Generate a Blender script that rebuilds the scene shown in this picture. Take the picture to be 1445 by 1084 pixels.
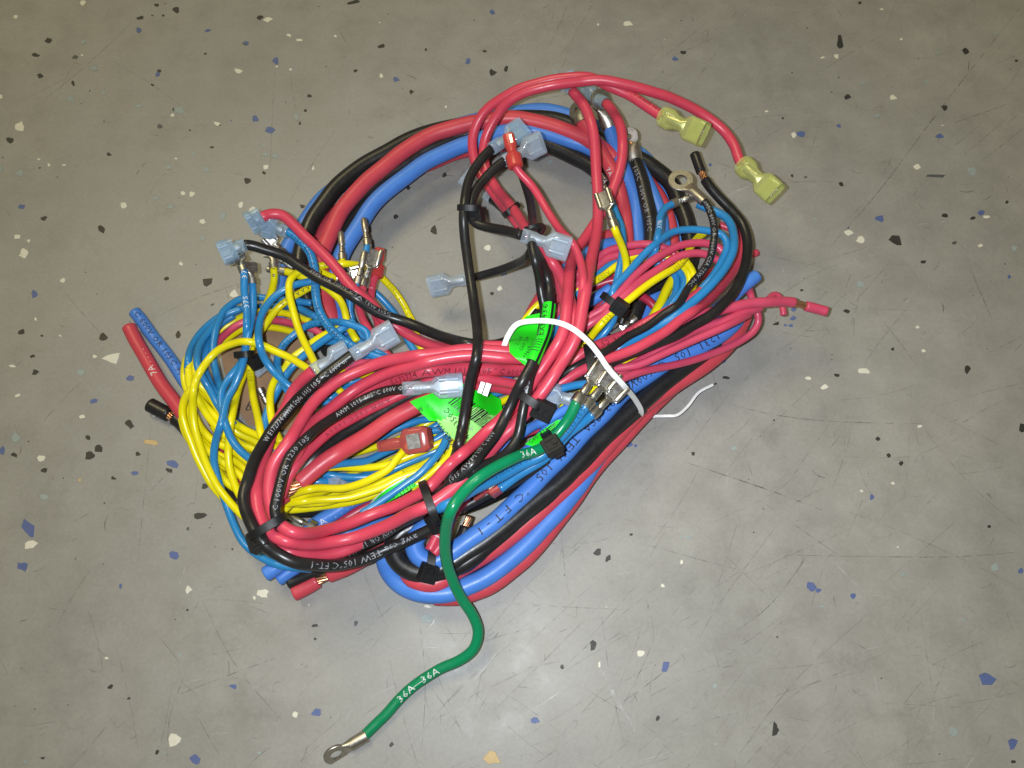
import bpy, bmesh, math, random
import numpy as np
from mathutils import Vector, Matrix, kdtree

random.seed(7)
DEBUG = False
for o in list(bpy.data.objects):
    bpy.data.objects.remove(o)
scene = bpy.context.scene
COL = scene.collection

# ------------------------------------------------------------------ camera
PW, PH, FPX = 1445.0, 1084.0, 1125.0        # photograph size and focal length in its pixels
TILT = math.radians(20.0)
DIST = 0.340
MM = 0.001
cam_d = bpy.data.cameras.new('camera')
cam_d.sensor_width = 36.0
cam_d.lens = FPX / PW * 36.0
cam_d.clip_start = 0.005
cam_d.clip_end = 50.0
cam = bpy.data.objects.new('camera', cam_d)
CAMP = Vector((0.0, -DIST * math.sin(TILT), DIST * math.cos(TILT)))
cam.location = CAMP
cam.rotation_euler = (TILT, 0, 0)
COL.objects.link(cam)
scene.camera = cam
CX = Vector((1, 0, 0))
CY = Vector((0, math.cos(TILT), math.sin(TILT)))
CZ = Vector((0, -math.sin(TILT), math.cos(TILT)))      # towards the viewer

# ------------------------------------------------------------------ light
world = bpy.data.worlds.new('World')
scene.world = world
world.use_nodes = True
bg = world.node_tree.nodes['Background']
FLASH_C = (0.865, 0.927, 1.0)
FLASH_W = 0.77
CEIL_C = (1.0, 0.87, 0.50)
CEIL_W = 26.0
CEIL_SIZE = 0.9
WORLD_C = (1.0, 0.92, 0.62)
WORLD_S = 0.11
bg.inputs[0].default_value = (*WORLD_C, 1)
bg.inputs[1].default_value = WORLD_S

def area(name, loc, target, size, power, color, shape='SQUARE'):
    d = bpy.data.lights.new(name, 'AREA')
    d.shape = shape
    d.size = size
    d.energy = power
    d.color = color
    if name == 'phone_flash':
        d.spread = math.radians(145)
    o = bpy.data.objects.new(name, d)
    o.location = loc
    o.rotation_euler = (Vector(target) - Vector(loc)).to_track_quat('-Z', 'Y').to_euler()
    COL.objects.link(o)
    return o
# phone flash beside the lens, ceiling fluorescent panels of the workshop
area('phone_flash', CAMP + CX * -0.013 + CY * 0.004, (0.045, -0.015, 0), 0.006, FLASH_W, FLASH_C, 'DISK')
area('ceiling_panel', (-0.75, 1.0, 2.3), (0, 0, 0), CEIL_SIZE, CEIL_W, CEIL_C)

scene.render.engine = 'CYCLES'
scene.view_settings.view_transform = 'Standard'
scene.view_settings.look = 'None'
scene.view_settings.exposure = 0.0
scene.view_settings.gamma = 1.0
scene.view_settings.use_curve_mapping = False
scene.cycles.max_bounces = 8
scene.cycles.transparent_max_bounces = 16
scene.cycles.caustics_reflective = False
scene.cycles.caustics_refractive = False

# ------------------------------------------------------------------ helpers
def ray(px, py):
    return (CX * ((px - PW / 2) / FPX) + CY * (-(py - PH / 2) / FPX) - CZ)

def at(px, py, z_mm=0.0):
    """point of the place at height z (mm) that the photograph shows at a pixel"""
    r = ray(px, py)
    t = (z_mm * MM - CAMP.z) / r.z
    return CAMP + r * t

MATS = {}
def nodes_of(m):
    m.use_nodes = True
    return m.node_tree.nodes, m.node_tree.links, m.node_tree.nodes['Principled BSDF']

def mat_pvc(name, rgb, rough=0.34, var=0.10, spec=0.5, scale=160, coat=0.0):
    m = bpy.data.materials.new(name)
    N, L, b = nodes_of(m)
    tc = N.new('ShaderNodeTexCoord')
    nz = N.new('ShaderNodeTexNoise'); nz.inputs['Scale'].default_value = scale; nz.inputs['Detail'].default_value = 4
    L.new(tc.outputs['Object'], nz.inputs['Vector'])
    mix = N.new('ShaderNodeMix'); mix.data_type = 'RGBA'
    mix.inputs[6].default_value = (*[c * (1 - var) for c in rgb], 1)
    mix.inputs[7].default_value = (*[min(1, c * (1 + var) + 0.006) for c in rgb], 1)
    L.new(nz.outputs['Fac'], mix.inputs[0])
    dust = N.new('ShaderNodeTexNoise'); dust.inputs['Scale'].default_value = 45; dust.inputs['Detail'].default_value = 8; dust.inputs['Roughness'].default_value = 0.75
    L.new(tc.outputs['Object'], dust.inputs['Vector'])
    dr = N.new('ShaderNodeMapRange'); dr.inputs[1].default_value = 0.50; dr.inputs[2].default_value = 0.78; dr.inputs[3].default_value = 0.0; dr.inputs[4].default_value = 0.13
    L.new(dust.outputs['Fac'], dr.inputs[0])
    mx2 = N.new('ShaderNodeMix'); mx2.data_type = 'RGBA'
    mx2.inputs[7].default_value = (*[0.75 * c + 0.25 * 0.42 for c in rgb], 1)
    L.new(dr.outputs[0], mx2.inputs[0]); L.new(mix.outputs[2], mx2.inputs[6])
    L.new(mx2.outputs[2], b.inputs['Base Color'])
    mr = N.new('ShaderNodeMapRange')
    mr.inputs[3].default_value = rough - 0.13; mr.inputs[4].default_value = rough + 0.16
    nz2 = N.new('ShaderNodeTexNoise'); nz2.inputs['Scale'].default_value = scale * 3.1; nz2.inputs['Detail'].default_value = 5
    L.new(tc.outputs['Object'], nz2.inputs['Vector'])
    L.new(nz2.outputs['Fac'], mr.inputs[0])
    L.new(mr.outputs[0], b.inputs['Roughness'])
    b.inputs['Specular IOR Level'].default_value = spec
    bp = N.new('ShaderNodeBump'); bp.inputs['Strength'].default_value = 0.05; bp.inputs['Distance'].default_value = 0.0003
    L.new(nz2.outputs['Fac'], bp.inputs['Height']); L.new(bp.outputs[0], b.inputs['Normal'])
    MATS[name] = m
    return m

def mat_metal(name, rgb, rough, bump=0.15, scale=500):
    m = bpy.data.materials.new(name)
    N, L, b = nodes_of(m)
    b.inputs['Metallic'].default_value = 1.0
    tc = N.new('ShaderNodeTexCoord')
    nz = N.new('ShaderNodeTexNoise'); nz.inputs['Scale'].default_value = scale; nz.inputs['Detail'].default_value = 3
    L.new(tc.outputs['Object'], nz.inputs['Vector'])
    mix = N.new('ShaderNodeMix'); mix.data_type = 'RGBA'
    mix.inputs[6].default_value = (*[c * 0.75 for c in rgb], 1); mix.inputs[7].default_value = (*rgb, 1)
    L.new(nz.outputs['Fac'], mix.inputs[0]); L.new(mix.outputs[2], b.inputs['Base Color'])
    mr = N.new('ShaderNodeMapRange'); mr.inputs[3].default_value = rough - 0.1; mr.inputs[4].default_value = rough + 0.12
    L.new(nz.outputs['Fac'], mr.inputs[0]); L.new(mr.outputs[0], b.inputs['Roughness'])
    bp = N.new('ShaderNodeBump'); bp.inputs['Strength'].default_value = bump; bp.inputs['Distance'].default_value = 0.0003
    L.new(nz.outputs['Fac'], bp.inputs['Height']); L.new(bp.outputs[0], b.inputs['Normal'])
    MATS[name] = m
    return m

def mat_clear(name, rgb, alpha, rough=0.18, tint=None):
    m = bpy.data.materials.new(name)
    N, L, b = nodes_of(m)
    b.inputs['Base Color'].default_value = (*rgb, 1)
    b.inputs['Roughness'].default_value = rough
    b.inputs['Specular IOR Level'].default_value = 0.6
    tr = N.new('ShaderNodeBsdfTransparent'); tr.inputs[0].default_value = (*(tint or (0.9, 0.95, 1.0)), 1)
    tc = N.new('ShaderNodeTexCoord')
    nz = N.new('ShaderNodeTexNoise'); nz.inputs['Scale'].default_value = 220
    L.new(tc.outputs['Object'], nz.inputs['Vector'])
    lw = N.new('ShaderNodeLayerWeight'); lw.inputs['Blend'].default_value = 0.35
    ma = N.new('ShaderNodeMath'); ma.operation = 'MULTIPLY_ADD'
    ma.inputs[1].default_value = 0.45; ma.inputs[2].default_value = alpha - 0.05
    L.new(lw.outputs['Facing'], ma.inputs[0])
    mb = N.new('ShaderNodeMath'); mb.operation = 'MULTIPLY_ADD'; mb.inputs[1].default_value = 0.18
    L.new(nz.outputs['Fac'], mb.inputs[0]); L.new(ma.outputs[0], mb.inputs[2]); mb.use_clamp = True
    ms = N.new('ShaderNodeMixShader')
    L.new(mb.outputs[0], ms.inputs[0]); L.new(tr.outputs[0], ms.inputs[1]); L.new(b.outputs[0], ms.inputs[2])
    L.new(ms.outputs[0], N['Material Output'].inputs[0])
    MATS[name] = m
    return m

mat_pvc('red', (0.60, 0.054, 0.095), 0.33, 0.10, 0.46)
mat_pvc('red_thick', (0.58, 0.058, 0.082), 0.38, 0.10, 0.44)
mat_pvc('pink', (0.58, 0.060, 0.125), 0.34)
mat_pvc('dark_red', (0.40, 0.02, 0.055), 0.34)
mat_pvc('blue_thick', (0.065, 0.215, 0.66), 0.38, 0.10, 0.45)
mat_pvc('blue', (0.022, 0.215, 0.50), 0.27)
mat_pvc('yellow', (0.80, 0.70, 0.002), 0.25, 0.05)
mat_pvc('black', (0.013, 0.0125, 0.013), 0.32, 0.2, 0.5)
mat_pvc('green', (0.0, 0.215, 0.085), 0.24)
mat_pvc('nylon_black', (0.009, 0.009, 0.010), 0.46, 0.25, 0.32)
mat_pvc('white_tie', (0.80, 0.81, 0.80), 0.40)
mat_pvc('white_plastic', (0.82, 0.83, 0.84), 0.35)
def mat_ink(name, rgb, wear=0.5):
    m = mat_pvc(name, rgb, 0.55)
    N, L = m.node_tree.nodes, m.node_tree.links
    b = N['Principled BSDF']
    tc = N.new('ShaderNodeTexCoord'); nz = N.new('ShaderNodeTexNoise'); nz.inputs['Scale'].default_value = 1300; nz.inputs['Detail'].default_value = 3
    L.new(tc.outputs['Object'], nz.inputs['Vector'])
    mr = N.new('ShaderNodeMapRange'); mr.inputs[1].default_value = 0.36; mr.inputs[2].default_value = 0.56
    mr.inputs[3].default_value = 1.0 - wear; mr.inputs[4].default_value = 0.96
    L.new(nz.outputs['Fac'], mr.inputs[0])
    tr = N.new('ShaderNodeBsdfTransparent'); ms = N.new('ShaderNodeMixShader')
    L.new(mr.outputs[0], ms.inputs[0]); L.new(tr.outputs[0], ms.inputs[1]); L.new(b.outputs[0], ms.inputs[2])
    L.new(ms.outputs[0], N['Material Output'].inputs[0])
    return m
mat_pvc('ink_black', (0.012, 0.012, 0.014), 0.55)
mat_ink('ink_white', (0.74, 0.75, 0.76), 0.35)
mat_ink('ink_soft', (0.50, 0.51, 0.54), 0.6)
mat_ink('ink_grey', (0.36, 0.37, 0.41), 0.7)
mat_ink('ink_dark_blue', (0.006, 0.03, 0.09), 0.7)
mat_ink('ink_dark_red', (0.10, 0.008, 0.015), 0.7)
mat_ink('ink_olive', (0.24, 0.19, 0.004), 0.6)
mat_pvc('label_green', (0.012, 0.76, 0.012), 0.40, 0.06)
mat_pvc('label_sheen', (0.36, 0.86, 0.22), 0.38, 0.06)  # light reflecting off the glossy sticker, painted in as a paler green
mat_pvc('paper_edge', (0.72, 0.74, 0.55), 0.6)
mat_pvc('cardboard', (0.30, 0.185, 0.105), 0.7, 0.15, 0.2, 300)
mat_pvc('cardboard_edge', (0.09, 0.06, 0.04), 0.7, 0.15, 0.2, 300)
mat_metal('tin', (0.72, 0.70, 0.66), 0.34)
mat_metal('tin_dull', (0.60, 0.57, 0.51), 0.42)
mat_metal('tin_soft', (0.60, 0.60, 0.60), 0.58)
mat_metal('copper', (0.86, 0.47, 0.28), 0.35)
mat_clear('clear_blue', (0.42, 0.58, 0.74), 0.22, 0.09)
mat_clear('clear_white', (0.62, 0.70, 0.80), 0.19, 0.09)
mat_clear('clear_red', (0.58, 0.13, 0.12), 0.40, 0.16, (0.95, 0.55, 0.5))
mat_clear('solid_red', (0.56, 0.055, 0.05), 0.80, 0.3, (0.9, 0.3, 0.3))
mat_clear('clear_yellow', (0.62, 0.66, 0.24), 0.34, 0.12, (0.94, 0.96, 0.66))

def new_obj(name, verts, faces, mat, parent=None, smooth=True):
    me = bpy.data.meshes.new(name)
    me.from_pydata([tuple(v) for v in verts], [], faces)
    if smooth:
        me.polygons.foreach_set('use_smooth', [True] * len(me.polygons))
    me.materials.append(MATS[mat] if isinstance(mat, str) else mat)
    me.update()
    o = bpy.data.objects.new(name, me)
    COL.objects.link(o)
    if parent is not None:
        o.parent = parent
        o.matrix_parent_inverse = parent.matrix_world.inverted()
    return o

def tag(o, label, cat, group=None):
    o['label'] = label
    o['category'] = cat
    if group:
        o['group'] = group

def empty(name, loc):
    o = bpy.data.objects.new(name, None)
    o.empty_display_size = 0.005
    o.location = loc
    o.matrix_world = Matrix.Translation(loc)
    COL.objects.link(o)
    return o

# ------------------------------------------------------------------ floor
def build_floor():
    m = bpy.data.materials.new('painted_floor')
    N, L, b = nodes_of(m)
    tc = N.new('ShaderNodeTexCoord')
    def noise(s, d, r=0.6):
        n = N.new('ShaderNodeTexNoise'); n.inputs['Scale'].default_value = s; n.inputs['Detail'].default_value = d
        n.inputs['Roughness'].default_value = r
        L.new(tc.outputs['Object'], n.inputs['Vector']); return n
    def ramp(src, p0, c0, p1, c1):
        r = N.new('ShaderNodeValToRGB'); r.color_ramp.elements[0].position = p0; r.color_ramp.elements[1].position = p1
        r.color_ramp.elements[0].color = c0; r.color_ramp.elements[1].color = c1
        L.new(src, r.inputs[0]); return r
    big = noise(9, 5); mid = noise(55, 6, 0.65); fine = noise(700, 4, 0.7)
    c1 = ramp(mid.outputs['Fac'], 0.30, (0.270, 0.262, 0.245, 1), 0.72, (0.335, 0.328, 0.31, 1))
    c2 = ramp(big.outputs['Fac'], 0.35, (0.90, 0.90, 0.90, 1), 0.68, (1.05, 1.04, 1.02, 1))
    mul = N.new('ShaderNodeMix'); mul.data_type = 'RGBA'; mul.blend_type = 'MULTIPLY'; mul.inputs[0].default_value = 1
    L.new(c1.outputs[0], mul.inputs[6]); L.new(c2.outputs[0], mul.inputs[7])
    c3 = ramp(fine.outputs['Fac'], 0.36, (0.86, 0.86, 0.86, 1), 0.62, (1.06, 1.06, 1.06, 1))
    mul2 = N.new('ShaderNodeMix'); mul2.data_type = 'RGBA'; mul2.blend_type = 'MULTIPLY'; mul2.inputs[0].default_value = 0.45
    L.new(mul.outputs[2], mul2.inputs[6]); L.new(c3.outputs[0], mul2.inputs[7])
    # worn smudges
    sm = noise(26, 8, 0.72)
    c4 = ramp(sm.outputs['Fac'], 0.56, (1, 1, 1, 1), 0.74, (0.76, 0.75, 0.74, 1))
    mul3 = N.new('ShaderNodeMix'); mul3.data_type = 'RGBA'; mul3.blend_type = 'MULTIPLY'; mul3.inputs[0].default_value = 0.8
    L.new(mul2.outputs[2], mul3.inputs[6]); L.new(c4.outputs[0], mul3.inputs[7])
    L.new(mul3.outputs[2], b.inputs['Base Color'])
    rr = N.new('ShaderNodeMapRange'); rr.inputs[1].default_value = 0.3; rr.inputs[2].default_value = 0.75
    rr.inputs[3].default_value = 0.36; rr.inputs[4].default_value = 0.60
    L.new(mid.outputs['Fac'], rr.inputs[0]); L.new(rr.outputs[0], b.inputs['Roughness'])
    b.inputs['Specular IOR Level'].default_value = 0.38
    bp = N.new('ShaderNodeBump'); bp.inputs['Strength'].default_value = 0.16; bp.inputs['Distance'].default_value = 0.0006
    L.new(mid.outputs['Fac'], bp.inputs['Height'])
    bp2 = N.new('ShaderNodeBump'); bp2.inputs['Strength'].default_value = 0.10; bp2.inputs['Distance'].default_value = 0.0002
    L.new(fine.outputs['Fac'], bp2.inputs['Height']); L.new(bp.outputs[0], bp2.inputs['Normal'])
    L.new(bp2.outputs[0], b.inputs['Normal'])
    s = 2.0
    f = new_obj('floor', [(-s, -s, 0), (s, -s, 0), (s, s, 0), (-s, s, 0)], [(0, 1, 2, 3)], m, None, False)
    f['kind'] = 'structure'
    return f
FLOOR = build_floor()
mat_pvc('flake_white', (0.66, 0.64, 0.55), 0.5, 0.12, 0.35, 400)
mat_pvc('flake_black', (0.035, 0.034, 0.030), 0.5, 0.3, 0.35, 400)
mat_pvc('flake_grey', (0.085, 0.088, 0.09), 0.5, 0.3, 0.35, 400)
mat_pvc('flake_blue', (0.090, 0.125, 0.29), 0.5, 0.15, 0.35, 400)
mat_pvc('flake_pale', (0.285, 0.33, 0.325), 0.5, 0.15, 0.35, 400)
mat_pvc('flake_tan', (0.50, 0.36, 0.17), 0.5, 0.2, 0.35, 400)
# colour flakes set in the floor paint: x, y, width, height (photo pixels), turn
FLAKES = {
 'white': [(22, 24, 8, 6), (117, 4, 8, 8), (28, 178, 16, 15), (378, 28, 12, 7), (421, 57, 11, 5), (408, 50, 7, 4), (335, 100, 13, 8), (473, 51, 5, 4), (1, 137, 5, 6),
   (306, 174, 10, 4), (307, 176, 8, 4), (243, 163, 5, 5), (375, 236, 10, 7), (442, 237, 4, 8), (258, 273, 9, 7), (271, 274, 11, 7), (174, 290, 9, 9), (340, 288, 7, 11), (356, 297, 12, 10),
   (286, 313, 8, 7), (25, 334, 9, 8), (40, 340, 5, 5), (34, 356, 17, 16), (55, 225, 5, 3), (69, 233, 5, 4), (90, 233, 6, 3), (248, 224, 5, 3), (410, 98, 5, 4), (116, 78, 4, 3), (391, 94, 4, 3),
   (885, 34, 14, 8), (844, 35, 4, 4), (538, 107, 6, 7), (629, 151, 4, 4), (536, 32, 4, 2), (766, 218, 6, 4), (688, 349, 10, 8), (705, 407, 9, 8),
   (1180, 80, 9, 6), (1161, 81, 7, 3), (1261, 138, 10, 7), (1120, 190, 8, 9), (1198, 328, 12, 8), (1216, 339, 13, 10), (1293, 235, 11, 8), (1393, 306, 10, 6), (1384, 346, 8, 5), (1272, 55, 5, 4), (1244, 13, 5, 3), (1082, 157, 5, 3), (1330, 177, 4, 2),
   (158, 505, 24, 16), (89, 396, 11, 7), (50, 450, 5, 5), (85, 474, 4, 4), (134, 503, 6, 5), (25, 558, 11, 6), (18, 517, 10, 4), (116, 588, 11, 7), (58, 647, 14, 9), (217, 587, 5, 4), (330, 416, 14, 13), (255, 372, 6, 6), (31, 360, 10, 4),
   (1218, 524, 18, 9), (1141, 534, 10, 7), (1164, 546, 12, 8), (1295, 462, 6, 4), (1303, 495, 7, 4), (1158, 432, 8, 4), (1260, 682, 6, 5), (1216, 693, 5, 4), (1010, 508, 8, 6),
   (42, 768, 20, 13), (266, 832, 9, 13), (371, 838, 19, 12), (359, 844, 5, 5), (246, 1045, 18, 18), (416, 1008, 9, 9), (150, 929, 6, 4), (935, 827, 7, 5), (904, 922, 14, 9), (604, 856, 10, 4), (846, 938, 4, 12), (962, 793, 5, 8), (1267, 772, 4, 3), (1298, 602, 8, 5)],
 'black': [(248, 14, 11, 9), (221, 7, 6, 5), (199, 25, 11, 5), (69, 57, 13, 8), (51, 78, 12, 6), (57, 107, 9, 7), (367, 25, 8, 6), (290, 76, 6, 3), (224, 100, 6, 6), (215, 120, 6, 4), (103, 118, 5, 8), (437, 135, 7, 5), (431, 156, 6, 5), (246, 155, 6, 5),
   (14, 198, 13, 8), (154, 218, 7, 5), (299, 208, 7, 4), (349, 255, 11, 9), (62, 308, 9, 7), (143, 323, 13, 12), (427, 291, 8, 6), (372, 244, 7, 5), (309, 176, 7, 3), (423, 174, 3, 6), (97, 141, 4, 3), (268, 184, 3, 4), (56, 237, 4, 2), (230, 22, 4, 3),
   (499, 3, 18, 6), (538, 65, 10, 6), (502, 100, 6, 5), (714, 97, 5, 13), (695, 103, 12, 10), (580, 130, 7, 6), (684, 72, 6, 4), (627, 247, 8, 7), (577, 265, 6, 6), (558, 306, 7, 6), (612, 325, 11, 14), (770, 291, 12, 8), (601, 70, 3, 4),
   (964, 74, 8, 7), (1213, 4, 6, 4), (1185, 58, 9, 20), (1196, 137, 9, 8), (1363, 72, 9, 9), (1333, 152, 9, 9), (1187, 260, 7, 7), (1265, 339, 17, 16), (1334, 304, 9, 6), (1372, 308, 8, 5), (1118, 248, 4, 5), (1137, 250, 5, 2), (1421, 285, 6, 5), (1434, 86, 5, 4), (1105, 167, 3, 3),
   (145, 476, 13, 13), (294, 397, 15, 13), (235, 393, 8, 5), (252, 472, 9, 13), (30, 469, 11, 8), (50, 525, 11, 8), (46, 503, 7, 5), (182, 597, 13, 14), (124, 617, 8, 8), (139, 632, 13, 12), (126, 644, 13, 13), (21, 642, 10, 6), (62, 664, 9, 7), (195, 641, 7, 6), (160, 675, 7, 5), (239, 664, 13, 7), (290, 686, 11, 9), (59, 474, 4, 4),
   (1303, 370, 9, 6), (1131, 410, 6, 4), (1195, 440, 9, 6), (1095, 457, 9, 5), (1025, 533, 10, 5), (1181, 530, 9, 5), (1260, 493, 5, 5), (1365, 522, 8, 11), (1239, 619, 7, 7), (1254, 642, 7, 7), (1271, 654, 7, 7), (978, 640, 6, 6), (1443, 604, 14, 12), (1092, 593, 3, 3),
   (283, 728, 18, 9), (264, 861, 4, 4), (156, 969, 9, 6), (181, 986, 6, 4), (222, 1062, 5, 7), (445, 883, 9, 4), (60, 1070, 7, 4), (445, 902, 4, 5), (328, 775, 3, 3),
   (843, 779, 11, 10), (858, 788, 7, 11), (838, 910, 12, 16), (891, 754, 6, 4), (552, 1051, 7, 7), (928, 1014, 6, 8), (793, 941, 5, 7), (1094, 1030, 10, 20), (1396, 743, 6, 4), (1430, 1075, 6, 5), (695, 414, 6, 5)],
 'grey': [(106, 81, 8, 6), (215, 22, 5, 3), (346, 62, 8, 5), (225, 178, 8, 6), (1346, 343, 8, 4), (502, 880, 6, 8), (300, 430, 6, 3), (265, 746, 5, 6), (1320, 248, 34, 5)],
 'blue': [(195, 43, 8, 7), (293, 43, 9, 4), (348, 61, 8, 5), (389, 86, 10, 11), (360, 168, 11, 8), (382, 184, 13, 11), (30, 291, 11, 7), (222, 105, 8, 7), (694, 17, 9, 8), (661, 87, 8, 10), (559, 112, 9, 7), (953, 83, 8, 6),
   (1131, 190, 13, 9), (1327, 192, 13, 7), (1241, 308, 15, 10), (1385, 300, 10, 6), (1184, 178, 6, 5), (1002, 233, 6, 5), (49, 415, 10, 11), (184, 534, 11, 8), (132, 566, 10, 7), (244, 655, 16, 11), (190, 668, 10, 6), (2, 636, 8, 12),
   (1120, 437, 10, 7), (1120, 449, 10, 7), (1116, 460, 6, 5), (1108, 459, 5, 4), (1020, 509, 8, 6), (1425, 391, 6, 6), (1230, 701, 7, 8), (1245, 705, 1, 1),
   (41, 748, 16, 30), (32, 799, 13, 14), (244, 784, 14, 12), (170, 827, 6, 8), (329, 969, 10, 7), (447, 1006, 17, 12), (275, 1071, 15, 16), (939, 941, 13, 16), (753, 1017, 15, 13), (886, 627, 12, 11), (897, 629, 5, 5),
   (1145, 827, 13, 15), (1155, 833, 8, 6), (1203, 841, 9, 9), (1392, 957, 23, 17), (1429, 1049, 17, 18), (1440, 806, 9, 9), (710, 385, 14, 8), (612, 870, 1, 1)],
 'pale': [(118, 59, 11, 7), (133, 97, 11, 10), (100, 139, 15, 10), (195, 150, 15, 7), (252, 156, 14, 12), (146, 131, 8, 6), (29, 244, 14, 9), (2, 238, 6, 10), (292, 239, 10, 8), (220, 280, 11, 6), (240, 292, 11, 8), (314, 304, 12, 11), (286, 337, 9, 7), (238, 236, 9, 7), (374, 218, 9, 6), (388, 220, 9, 6), (272, 217, 6, 6), (418, 165, 6, 8), (371, 205, 5, 4),
   (783, 102, 10, 7), (776, 229, 7, 8), (1323, 75, 8, 5), (1217, 117, 8, 7), (1238, 163, 8, 5), (1307, 115, 7, 4), (1372, 241, 12, 13), (1432, 350, 9, 9), (1213, 402, 12, 9), (1035, 632, 12, 8), (114, 526, 11, 9), (22, 617, 14, 13), (62, 702, 15, 12), (602, 872, 16, 18), (1346, 1033, 16, 16), (1404, 801, 10, 12), (1275, 811, 8, 6), (1160, 856, 9, 5), (1009, 968, 8, 8), (972, 758, 7, 7), (579, 448, 7, 10), (1360, 874, 7, 4), (36, 1075, 8, 6), (366, 1063, 8, 6), (254, 925, 5, 6)],
 'tan': [(213, 624, 22, 8), (695, 1070, 24, 17), (112, 678, 5, 5)],
}
def floor_flakes():
    rng = random.Random(3)
    big = {}
    small = {}
    for col, lst in FLAKES.items():
        for (x, y, w, h) in lst:
            if w < 2: continue
            n = rng.randint(6, 9)
            ph = rng.uniform(0, 6.28); tilt = rng.uniform(-.5, .5)
            P = []
            for k in range(n):
                a = ph + 2 * math.pi * (k + rng.uniform(-.28, .28)) / n
                rad = rng.uniform(0.55, 1.18)
                u = math.cos(a) * w * .56 * rad; v = math.sin(a) * h * .56 * rad
                P.append((x + u * math.cos(tilt * .6) - v * math.sin(tilt * .6), y + u * math.sin(tilt * .6) + v * math.cos(tilt * .6)))
            if max(w, h) >= 8: big.setdefault(col, []).append(P)
            else: small.setdefault(col, []).append(P)
    def plate(P, zt):
        m = len(P)
        c = (sum(p[0] for p in P) / m, sum(p[1] for p in P) / m)
        top = [at(c[0] + (p[0] - c[0]) * .95, c[1] + (p[1] - c[1]) * .95, zt) for p in P]
        bot = [at(p[0], p[1], 0.01) for p in P]
        V = top + bot
        F = [tuple(range(m))[::-1]] + [(k, (k + 1) % m, m + (k + 1) % m, m + k) for k in range(m)]
        return V, F
    q = 0
    for col, L in big.items():
        for P in L:
            q += 1
            V, F = plate(P, 0.10 + 0.004 * (q % 20))
            new_obj('paint_flake', V, F, 'flake_' + col, FLOOR, False)
    for col in FLAKES:
        for _ in range({'black': 60, 'white': 8, 'blue': 2, 'pale': 30, 'grey': 90, 'tan': 2}[col]):
            x, y = rng.uniform(-60, 1500), rng.uniform(-60, 1140)
            s = rng.uniform(.6, 1.6) * (1.7 if col == 'pale' else 1)
            small.setdefault(col, []).append([(x + s * math.cos(a) * rng.uniform(.5, 1.3), y + s * math.sin(a) * rng.uniform(.4, 1.1)) for a in (0.3, 1.5, 2.7, 3.9, 5.1)])
    for col, L in small.items():
        V, F = join_list([plate(P, 0.08) for P in L])
        o = new_obj('paint_specks', V, F, 'flake_' + col, FLOOR, False)
        o['kind'] = 'stuff'

def join_list(parts):
    V = []; F = []
    for v, f in parts:
        o = len(V); V += v; F += [tuple(k + o for k in ff) for ff in f]
    return V, F

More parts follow.
